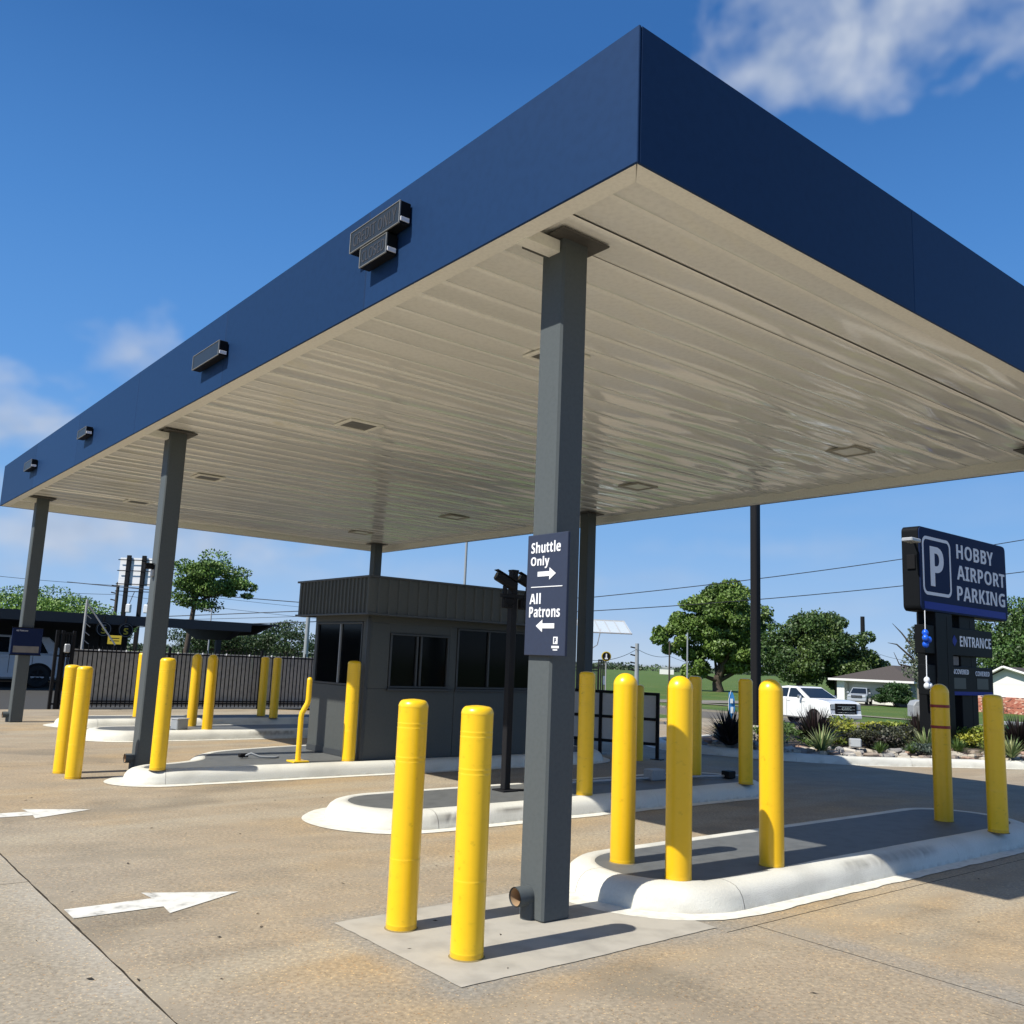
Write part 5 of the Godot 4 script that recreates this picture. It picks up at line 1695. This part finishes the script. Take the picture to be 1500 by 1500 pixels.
func pylon():
	var o := thing("pylon_sign", "tall navy parking sign on two dark posts with ENTRANCE boards below", "sign", Vector3(19.3, 0, -7.2))
	var W := func(x: float, y: float, z: float) -> Vector3: return Vector3(x - 19.3, y, z + 7.2)
	var cab := part("cabinet", prism(begin(), rounded(4.62, 1.98, 0.13), 0.2, 0.012), M.sign_black, o, W.call(19.31, 4.01, -7.21))
	cab.rotation.y = PI / 2
	var fc := part("face", prism(begin(), rounded(4.585, 1.945, 0.12), 0.012, 0.004), M.sign_navy, o, W.call(19.31, 4.01, -7.0))
	fc.rotation.y = PI / 2
	part("blue_strip", bx(Vector3.ZERO, Vector3(4.3, 0.17, 0.004)), M.sign_blue, o, W.call(19.31, 3.165, -6.984))
	var ring := begin()
	var a := rounded(1.40, 1.38, 0.20, 8)
	var b := rounded(1.25, 1.23, 0.13, 8)
	for i in a.size():
		var j := (i + 1) % a.size()
		face(ring, [Vector3(b[i].x, b[i].y, 0.006), Vector3(a[i].x, a[i].y, 0.006), Vector3(a[j].x, a[j].y, 0.006), Vector3(b[j].x, b[j].y, 0.006)])
	part("logo_frame", ring, M.letter_grey, o, W.call(17.83, 4.10, -6.989))
	text("P", 0.66, 0.94, M.letter_grey, o, W.call(17.83, 4.10, -6.984), Vector3.ZERO, bold, "logo_letter")
	text("HOBBY", 2.02, 0.35, M.letter_grey, o, W.call(19.85, 4.585, -6.984))
	text("AIRPORT", 2.66, 0.35, M.letter_grey, o, W.call(20.16, 4.07, -6.984))
	text("PARKING", 2.66, 0.35, M.letter_grey, o, W.call(20.13, 3.56, -6.984))
	for p in [[17.67, 18.5, -6.99, -7.45], [19.1, 19.95, -7.10, -7.45]]:
		var pp := part("post", bounds(-(p[1] - p[0]) / 2, (p[1] - p[0]) / 2, -0.35, 3.03, -(p[2] - p[3]) / 2, (p[2] - p[3]) / 2, 0.015), M.sign_black, o, W.call((p[0] + p[1]) / 2, 0, (p[2] + p[3]) / 2))
		part("groove", bx(Vector3(0.14, 1.5, (p[2] - p[3]) / 2 + 0.002), Vector3(0.03, 2.9, 0.005)), M.black_plastic, pp)
	var e := part("entrance_board", bx(Vector3.ZERO, Vector3(3.5, 0.66, 0.24), 0.012), M.sign_black, o, W.call(18.93, 2.385, -7.14))
	text("ENTRANCE", 1.68, 0.25, M.letter_white, e, Vector3(0.82, 0.02, 0.124))
	var dm := part("diamond", box(begin(), Vector3.ZERO, Vector3(0.2, 0.2, 0.006), 0, Color.WHITE, Basis(Vector3.BACK, PI / 4)), M.sign_blue, e, Vector3(-0.30, 0.02, 0.124))
	dm.scale = Vector3(0.95, 0.95, 1)
	part("sensor_box", bx(Vector3.ZERO, Vector3(0.5, 0.22, 0.2), 0.01), M.slat_grey, o, W.call(18.75, 1.93, -7.2))
	var u := part("covered_board", bx(Vector3.ZERO, Vector3(3.35, 0.68, 0.24), 0.012), M.sign_black, o, W.call(18.96, 1.46, -7.14))
	text("UNCOVERED", 0.94, 0.115, M.letter_white, u, Vector3(-0.12, 0.215, 0.124))
	text("COVERED", 0.76, 0.115, M.letter_white, u, Vector3(1.09, 0.19, 0.124))
	for x in [-0.13, 1.08]:
		part("count_window", bx(Vector3(x, -0.06, 0.122), Vector3(0.62, 0.26, 0.006)), M.led_face, u)
	part("blue_strip", bx(Vector3(0.45, -0.295, 0.122), Vector3(2.3, 0.085, 0.006)), M.sign_blue, u)
	part("flood_arm", tube(begin(), [W.call(17.0, 4.62, -7.1), W.call(16.75, 4.62, -7.02), W.call(16.6, 4.6, -6.96)], 0.025, 8), M.black_steel, o)
	part("flood_lamp", bx(Vector3.ZERO, Vector3(0.42, 0.09, 0.26), 0.02), M.galvanised, o, W.call(16.55, 4.59, -6.94))
	part("control_box", bx(Vector3.ZERO, Vector3(0.04, 0.34, 0.2), 0.01), M.black_plastic, o, W.call(16.98, 4.15, -7.18))
	# balloons on a cord beside the sign
	for k in [["blue foil balloons tied on a cord at the left edge of the ENTRANCE board", 2.42, "foil_blue", 0.072], ["white balloons tied low beside the sign's left edge, above the banded bollard", 1.40, "foil_white", 0.066]]:
		var q := thing("balloon_cluster", k[0], "balloons", Vector3(17.02, k[1], -6.92))
		for d in [[0, 0.09, 0], [-0.06, -0.03, 0.03], [0.06, -0.06, 0.04], [0.0, -0.17, 0.0]] if k[1] > 2 else [[0, 0.05, 0], [-0.07, -0.08, 0.03], [0.07, -0.07, 0.02]]:
			var s := SphereMesh.new()
			s.radius = k[3]
			s.height = k[3] * 2.3
			s.radial_segments = 14
			s.rings = 8
			part("balloon", s, M[k[2]], q, Vector3(d[0], d[1], d[2]))
		part("cord", tube(begin(), [Vector3(0, 0.1, 0), Vector3(0.01, 0.6, 0)], 0.012, 5), M.foil_white, q)

# ------------------------------------------------------------------ street
func street():
	var pk := {"w": 1.02, "body": [Vector2(-2.92, 0.62), Vector2(-2.95, 1.0), Vector2(-2.93, 1.40), Vector2(-1.0, 1.38), Vector2(1.25, 1.38), Vector2(1.9, 1.39), Vector2(2.5, 1.34), Vector2(2.78, 1.26), Vector2(2.88, 1.12), Vector2(2.92, 0.7), Vector2(2.84, 0.5), Vector2(2.5, 0.42), Vector2(-2.4, 0.42)],
		"cabin": [Vector2(-1.05, 1.34), Vector2(-0.88, 1.90), Vector2(-0.3, 1.96), Vector2(0.4, 1.94), Vector2(1.5, 1.36)], "belt": 1.36, "roof": 1.95,
		"windows": [[Vector2(-0.9, 1.41), Vector2(-0.78, 1.83), Vector2(-0.16, 1.86), Vector2(-0.16, 1.41)], [Vector2(-0.06, 1.41), Vector2(-0.06, 1.86), Vector2(0.36, 1.86), Vector2(1.15, 1.41)]],
		"seams": [-1.0, -0.12, 0.98], "mirror": 0.95, "mirror_mat": "chrome", "lamp": 1.08, "lamp_h": 0.30, "front": 2.87, "rear": -2.93, "axles": [-1.85, 1.85], "wheel": 0.42, "bump": 0.62, "bumper": "paint_white", "grille": 0.56, "bars": 3, "glow": 1.34}
	var t := car("pickup_truck", "white pickup truck with a big dark grille on the road behind the bed", "truck", Vector3(38.2, land(38.2) + 0.002, -23.9), -0.27, "paint_white", pk)
	text("GMC", 0.62, 0.16, M.chrome, t, Vector3(0, 1.0, 2.965), Vector3.ZERO, bold, "emblem", 0.02)
	for e in [-1.0, 1.0]:
		part("lamp_surround", bx(Vector3(e * 0.80, 0.96, 2.85), Vector3(0.34, 0.46, 0.1), 0.03), M.black_plastic, t)
	part("hood_bulge", prism(begin(), [Vector2(1.5, 1.28), Vector2(1.6, 1.37), Vector2(2.5, 1.34), Vector2(2.78, 1.22)], 0.62, 0.04), M.paint_white, t)
	var su := {"w": 0.93, "body": [Vector2(-2.25, 0.4), Vector2(-2.32, 0.8), Vector2(-2.25, 1.1), Vector2(0.9, 1.06), Vector2(1.9, 1.0), Vector2(2.22, 0.85), Vector2(2.28, 0.45), Vector2(1.9, 0.27), Vector2(-1.9, 0.27)],
		"cabin": [Vector2(-2.2, 1.05), Vector2(-1.9, 1.6), Vector2(0.1, 1.68), Vector2(1.15, 1.02)], "belt": 1.06, "roof": 1.68,
		"windows": [[Vector2(-1.85, 1.12), Vector2(-1.7, 1.52), Vector2(-0.62, 1.58), Vector2(-0.62, 1.12)], [Vector2(-0.55, 1.12), Vector2(-0.55, 1.58), Vector2(0.05, 1.58), Vector2(0.8, 1.12)]],
		"seams": [-1.4, -0.58, 0.6], "mirror": 0.75, "lamp": 0.86, "front": 2.24, "rear": -2.28, "axles": [-1.38, 1.42], "wheel": 0.36, "bump": 0.45, "grille": 0.26, "bars": 3}
	car("parked_car", "small grey sport utility car parked in the driveway of the white house", "car", Vector3(84.6, land(84.6) + 0.085, -47.6), -PI / 2 + 0.38, "paint_silver", su)

	# white house with a hip roof
	var h := thing("house", "white single storey house with a brown hip roof and a garage", "house", Vector3(88, -1.56, -47.9))
	part("wall", bounds(1.0, 11, 0, 2.55, -4.3, 3.2), M.house_white, h)
	part("corner_pier", bounds(0.05, 0.75, 0, 2.5, -4.4, -3.5, 0.01), M.house_white, h)
	part("corner_pier", bounds(0.05, 0.75, 0, 2.5, 2.6, 4.1, 0.01), M.conduit_grey, h)
	part("garage_door", bounds(0.93, 0.998, 0.0, 2.15, -3.3, 0.6), M.garage_door, h)
	for i in 4:
		part("door_panel", bounds(0.90, 0.929, 0.06 + i * 0.53, 0.53 + i * 0.53, -3.2, 0.5, 0.01), M.garage_door, h)
	part("front_door", bounds(0.94, 0.997, 0, 2.1, 1.5, 2.4), M.slat_grey, h)
	part("wall_lamp", bx(Vector3(0.92, 1.9, 1.05), Vector3(0.12, 0.3, 0.16), 0.02), M.black_plastic, h)
	var st := begin()
	var e := [Vector3(-0.6, 2.62, -5.0), Vector3(-0.6, 2.62, 4.6), Vector3(11.6, 2.62, 4.6), Vector3(11.6, 2.62, -5.0)]
	var r0 := Vector3(4.2, 4.25, -0.2)
	var r1 := Vector3(7.4, 4.25, -0.2)
	face(st, [e[1], r0, e[0]])
	face(st, [e[2], r1, r0, e[1]])
	face(st, [e[3], r1, e[2]])
	face(st, [e[0], r0, r1, e[3]])
	part("roof", st, M.shingle, h)
	for f in [[-0.64, -0.58, -5.05, 4.65], [11.58, 11.64, -5.05, 4.65]]:
		part("eaves_board", bounds(f[0], f[1], 2.42, 2.64, f[2], f[3]), M.house_white, h)
	for f in [[-0.577, 11.577, -5.05, -4.99], [-0.577, 11.577, 4.59, 4.65]]:
		part("eaves_board", bounds(f[0], f[1], 2.42, 2.64, f[2], f[3]), M.house_white, h)
	part("soffit_board", bounds(-0.575, 11.575, 2.56, 2.60, -4.985, 4.585), M.house_white, h)
	var h2 := thing("house", "white gabled house with a red brick lower wall behind the big sign", "house", Vector3(88, -1.56, -35.2))
	part("brick_base", bounds(0, 10, 0, 1.55, -2.2, 11), M.brick_wall, h2)
	part("upper_wall", bounds(0.06, 9.9, 1.551, 2.75, -2.1, 10.9), M.house_white, h2)
	var gb := begin()
	face(gb, [Vector3(0.05, 2.75, -2.1), Vector3(0.05, 2.75, 6.3), Vector3(0.05, 4.2, 0.6)])
	part("gable", gb, M.house_white, h2)
	var rf := begin()
	for s in [[-3.0, 2.5], [7.4, 2.35]]:
		var k: Array = [Vector3(-0.5, s[1], s[0]), Vector3(10.5, s[1], s[0]), Vector3(10.5, 4.4, 0.6), Vector3(-0.5, 4.4, 0.6)]
		face(rf, k)
		var k2 := []
		for v in k:
			k2.append(v - Vector3(0, 0.06, 0))
		face(rf, k2)
	face(rf, [Vector3(2.5, 2.5, 7.0), Vector3(2.5, 2.5, 11.5), Vector3(6, 4.3, 11.5), Vector3(6, 4.3, 0.6)])
	part("roof", rf, M.shingle, h2)
	for s in [[-3.0, 2.5], [7.4, 2.35]]:
		part("barge_board", tube(begin(), [Vector3(-0.53, s[1] - 0.06, s[0]), Vector3(-0.53, 4.36, 0.6)], 0.14, 4), M.house_white, h2)
	for z in [2.4, 4.4]:
		var wn := part("window", bounds(-0.03, 0.055, 1.62, 2.45, z + 3.2, z + 4.6, 0.01), M.house_white, h2)
		part("pane", bounds(-0.045, -0.031, 1.70, 2.38, z + 3.28, z + 4.52), M.dark_glass, wn)
	var green := [Color(0.05, 0.11, 0.018), Color(0.07, 0.14, 0.024), Color(0.035, 0.075, 0.014)]
	var pine_green := [Color(0.022, 0.055, 0.012), Color(0.032, 0.075, 0.016)]
	shrub("round clipped dark green bush in front of the white house", Vector3(86.2, land(86.2), -44.6), Vector3(2.3, 1.2, 2.1), 15000, 0.22, pine_green, 41, "round_bush")
	shrub("small twiggy bush against the brick wall of the gabled house", Vector3(86.8, land(86.8), -35.0), Vector3(0.9, 0.8, 0.7), 900, 0.12, [Color(0.16, 0.14, 0.12), Color(0.1, 0.12, 0.06)], 42)
	var mb := thing("mailbox", "grey mailbox on a dark post left of the banded bollard", "mailbox", Vector3(21.0, soil(21.0), -9.15), -0.75)
	part("post", bx(Vector3(0, 0.22, 0), Vector3(0.3, 0.62, 0.25), 0.02), M.black_steel, mb)
	part("box", prism(begin(), [Vector2(-0.22, 0.52), Vector2(-0.22, 0.82), Vector2(-0.15, 0.93), Vector2(0.0, 0.97), Vector2(0.15, 0.93), Vector2(0.22, 0.82), Vector2(0.22, 0.52)], 0.24, 0.02), M.conduit_grey, mb).rotation.y = PI / 2
	part("door", bx(Vector3(0, 0.68, 0.245), Vector3(0.34, 0.24, 0.012), 0.004), M.galvanised, mb)
	var rl := thing("street_board", "low pale frame with a green board at the right edge of the picture", "board", Vector3(33.4, land(33.4), -11.3), -0.85)
	part("top_rail", bx(Vector3(0, 0.98, 0), Vector3(1.7, 0.14, 0.14), 0.02), M.galvanised, rl)
	part("panel", bx(Vector3(0, 0.76, 0), Vector3(1.5, 0.28, 0.05)), M.green_board, rl)
	part("bottom_rail", bx(Vector3(0, 0.58, 0), Vector3(1.7, 0.08, 0.1), 0.02), M.galvanised, rl)
	for x in [-0.7, 0.7]:
		part("leg", bx(Vector3(x, 0.27, 0), Vector3(0.08, 0.54, 0.08)), M.black_steel, rl)
	var fl := thing("feather_flag", "narrow blue and white feather flag at the roadside below the large oak", "flag", Vector3(30.5, land(30.5), -22.6), -0.6)
	part("pole", tube(begin(), [Vector3(-0.12, 0, 0), Vector3(-0.12, 1.0, 0), Vector3(0.0, 1.42, 0)], 0.012, 6), M.foil_white, fl)
	var fs := begin()
	for i in 10:
		var y := 0.15 + i * 0.118
		var wob := func(x: float, yy: float) -> float: return 0.03 * sin(yy * 9 + x * 12)
		var w0 := 0.26 * sin(PI * clampf((y + 0.1) / 1.75, 0, 1)) + 0.03
		var w1 := 0.26 * sin(PI * clampf((y + 0.22) / 1.75, 0, 1)) + 0.03
		face(fs, [Vector3(-0.11, y, wob.call(0, y)), Vector3(-0.11 + w0, y, wob.call(w0, y)), Vector3(-0.11 + w1, y + 0.118, wob.call(w1, y + 0.118)), Vector3(-0.11, y + 0.118, wob.call(0, y + 0.118))])
	part("cloth", fs, M.flag_blue, fl)
	part("emblem", bx(Vector3(0.0, 0.95, 0.045), Vector3(0.13, 0.2, 0.006)), M.foil_white, fl)
	part("emblem", bx(Vector3(0.02, 0.55, 0.045), Vector3(0.12, 0.28, 0.006)), M.foil_white, fl)
	# bus shelter awning and round arrow sign near the gate fence
	var sh := thing("awning", "translucent ribbed awning on a thin steel post right of the front column", "awning", Vector3(16.55, 0, -17.0), -0.6)
	part("post", tube(begin(), [Vector3(-0.25, 0, 0), Vector3(-0.25, 2.55, 0)], 0.035, 10), M.galvanised, sh)
	part("sheet", box(begin(), Vector3(0.1, 2.68, 0.1), Vector3(1.6, 0.012, 1.3), 0, Color.WHITE, Basis(Vector3.RIGHT, 0.35)), M.clear_sheet, sh)
	for i in 6:
		part("rib", box(begin(), Vector3(-0.68 + i * 0.31, 2.67, 0.1), Vector3(0.025, 0.03, 1.32), 0, Color.WHITE, Basis(Vector3.RIGHT, 0.35)), M.galvanised, sh)
	for z in [-0.62, 0.62]:
		part("edge", box(begin(), Vector3(0.1, 2.68, 0.1) + Basis(Vector3.RIGHT, 0.35) * Vector3(0, -0.01, z), Vector3(1.62, 0.035, 0.03), 0, Color.WHITE, Basis(Vector3.RIGHT, 0.35)), M.galvanised, sh)
	part("brace", tube(begin(), [Vector3(-0.25, 1.95, 0), Vector3(-0.05, 2.1, 0.1), Vector3(0.05, 2.6, 0.1)], 0.015, 6), M.galvanised, sh)
	var rs := thing("round_sign", "round black sign with a yellow rim and white arrow above the black fence", "sign", Vector3(15.4, 1.74, -15.5), -0.6)
	part("disc", lathe(begin(), Vector3.ZERO, [[0.0, 0.0], [0.13, 0.0], [0.135, 0.01], [0.0, 0.012]], 28), M.sign_black, rs).rotation.x = PI / 2
	part("rim", lathe(begin(), Vector3.ZERO, [[0.118, 0.016], [0.142, 0.014], [0.142, 0.0]], 28), M.sign_yellow, rs).rotation.x = PI / 2
	part("arrow", bx(Vector3(0, 0.01, 0.018), Vector3(0.035, 0.13, 0.004)), M.foil_white, rs)
	part("arrow", bx(Vector3(0, -0.06, 0.0195), Vector3(0.09, 0.04, 0.004)), M.foil_white, rs)
	part("pole", tube(begin(), [Vector3(0, -1.74, -0.02), Vector3(0, 0.1, -0.02)], 0.018, 8), M.galvanised, rs)

func far_things():
	var oak := [Color(0.088, 0.152, 0.024), Color(0.120, 0.196, 0.034), Color(0.065, 0.115, 0.020), Color(0.150, 0.224, 0.045)]
	var pine := [Color(0.038, 0.074, 0.020), Color(0.055, 0.105, 0.024), Color(0.084, 0.130, 0.028)]
	var mid := [Color(0.05, 0.10, 0.02), Color(0.07, 0.14, 0.025), Color(0.035, 0.07, 0.016)]
	var bl := crown_blobs(Vector3(0.6, 10.6, 0.5), Vector3(6.2, 4.9, 6.2), 60, 620, 201, 0.26)
	bl.append_array(crown_blobs(Vector3(-4.6, 7.6, -3.9), Vector3(3.0, 3.0, 3.0), 16, 420, 203, 0.36))
	bl.append_array(crown_blobs(Vector3(2.4, 5.2, 2.2), Vector3(4.6, 3.4, 4.2), 26, 480, 205, 0.32))
	bl.append_array(crown_blobs(Vector3(-2.2, 4.0, -1.8), Vector3(1.9, 2.6, 1.9), 10, 380, 207, 0.42))
	bl.append_array(crown_blobs(Vector3(0.6, 6.2, 0.5), Vector3(5.2, 2.8, 5.0), 26, 460, 208, 0.32))
	bl.append_array(crown_blobs(Vector3(-2.6, 3.2, -2.2), Vector3(1.5, 2.2, 1.5), 8, 380, 209, 0.42))
	tree("oak_tree", "large spreading oak on the green field left of the tall dark pole", Vector3(99.0, -1.56, -77.0), bl, 0.46, oak, 0.72, 210, "", 12, "bark", 0.1)
	for k in [[95.0, -61.5, 4.4, 10.5, "dark tree right behind the tall dark pole", 1], [98.5, -58.5, 4.5, 11.2, "tallest of the dark trees behind the white pickup", 2], [102.5, -59.0, 3.8, 6.8, "lower dark tree at the right of the clump, beside the house roof", 3]]:
		tree("dark_tree", k[4], Vector3(k[0], -1.56, k[1]), crown_blobs(Vector3(0, k[3] * 0.54, 0), Vector3(k[2], k[3] * 0.45, k[2]), 48, 520, 220 + k[5], 0.28), 0.36, pine, 0.4, 230 + k[5], "dark trees behind the pickup")
	var dd := crown_blobs(Vector3(0, 4.3, 0), Vector3(1.15, 3.0, 1.3), 24, 70, 241, 0.3)
	var dt := tree("dying_tree", "thin grey tree with bare branches left of the big sign", Vector3(65.4, -1.45, -31.5), dd, 0.28, [Color(0.10, 0.12, 0.085), Color(0.14, 0.15, 0.11), Color(0.07, 0.095, 0.05)], 0.24, 242, "", 8, "bark_pale", 0.5)
	for k in [[Vector3(0, 4.6, 0), Vector3(-0.9, 6.3, -0.9), Vector3(-1.5, 7.0, -1.3)], [Vector3(-0.3, 4.2, -0.2), Vector3(-1.3, 5.4, -1.1), Vector3(-1.9, 5.5, -1.5)], [Vector3(0, 3.6, 0), Vector3(-1.2, 3.9, -1.0), Vector3(-1.6, 4.8, -1.2)], [Vector3(0, 5.0, 0), Vector3(0.2, 6.8, 0.1), Vector3(-0.2, 7.7, 0.0)]]:
		part("bare_branch", tube(begin(), k, 0.09, 6, 0.015), M.bark, dt)
	for k in [[113, -44, 5.2, 13.2, "leafy green tree behind the right edge of the big sign", 1], [106, -38.5, 5.5, 8.6, "broad green tree over the roof of the gabled house", 2], [116, -34, 6, 12.5, "green tree at the right edge of the picture behind the houses", 3]]:
		tree("broadleaf_tree", k[4], Vector3(k[0], -1.56, k[1]), crown_blobs(Vector3(0, k[3] * 0.6, 0), Vector3(k[2], k[3] * 0.4, k[2]), 40, 480, 250 + k[5], 0.3), 0.38, mid, 0.4, 260 + k[5], "trees behind the houses")
	wire("upper power line crossing the sky behind the big sign", [Vector3(-5, 1.6, -77), Vector3(38.7, 5.9, -40.0), Vector3(60.3, 10.8, -21.5), Vector3(75, 14.5, -9)], 0.25, 0.028)
	wire("lower power line crossing the sky behind the big sign", [Vector3(-5, 1.2, -77), Vector3(38.8, 5.0, -40.1), Vector3(60.6, 8.7, -21.8), Vector3(75, 11.3, -9)], 0.25, 0.028)
	wire("low thin wire right of the front column", [Vector3(39, 1.75, -40.4), Vector3(52.5, 2.9, -48.9), Vector3(66.2, 2.6, -57.3), Vector3(110, 1.5, -85)], 0.3, 0.02)
	wire("thin wire behind the house roof", [Vector3(136.8, 6.0, -77), Vector3(118, 3.5, -58), Vector3(105, 2.0, -40)], 0.4, 0.025)
	# far tree line and a pale shed on the horizon
	var r := RandomNumberGenerator.new()
	r.seed = 77
	var blobs := []
	for i in 150:
		var t := i / 149.0
		var p := Vector3(150, 0, -640).lerp(Vector3(900, 0, -180), t) + Vector3(r.randf_range(-15, 15), 0, r.randf_range(-15, 15))
		var hh := r.randf_range(2.4, 5.6)
		blobs.append([p + Vector3(0, hh * 0.45 - 1.5, 0), Vector3(9, hh * 0.5, 9), 110])
	var far := part("far_woods", leaves(blobs, 2.2, [Color(0.05, 0.075, 0.04), Color(0.06, 0.09, 0.045)], 78), M.leaf, self)
	far.set_meta("kind", "stuff")
	far.set_meta("label", "dark line of far trees along the horizon beyond the green field")
	far.set_meta("category", "trees")
	var sd := thing("far_shed", "pale low shed far across the green field, left of the oak trunk", "shed", Vector3(300, -1.5, -262), 0.7)
	part("wall", bounds(-4, 4, 0, 2.4, -3, 3), M.house_white, sd)
	part("roof", prism(begin(), [Vector2(-3.2, 2.4), Vector2(0, 3.2), Vector2(3.2, 2.4)], 4.2, 0.05), M.galvanised, sd)
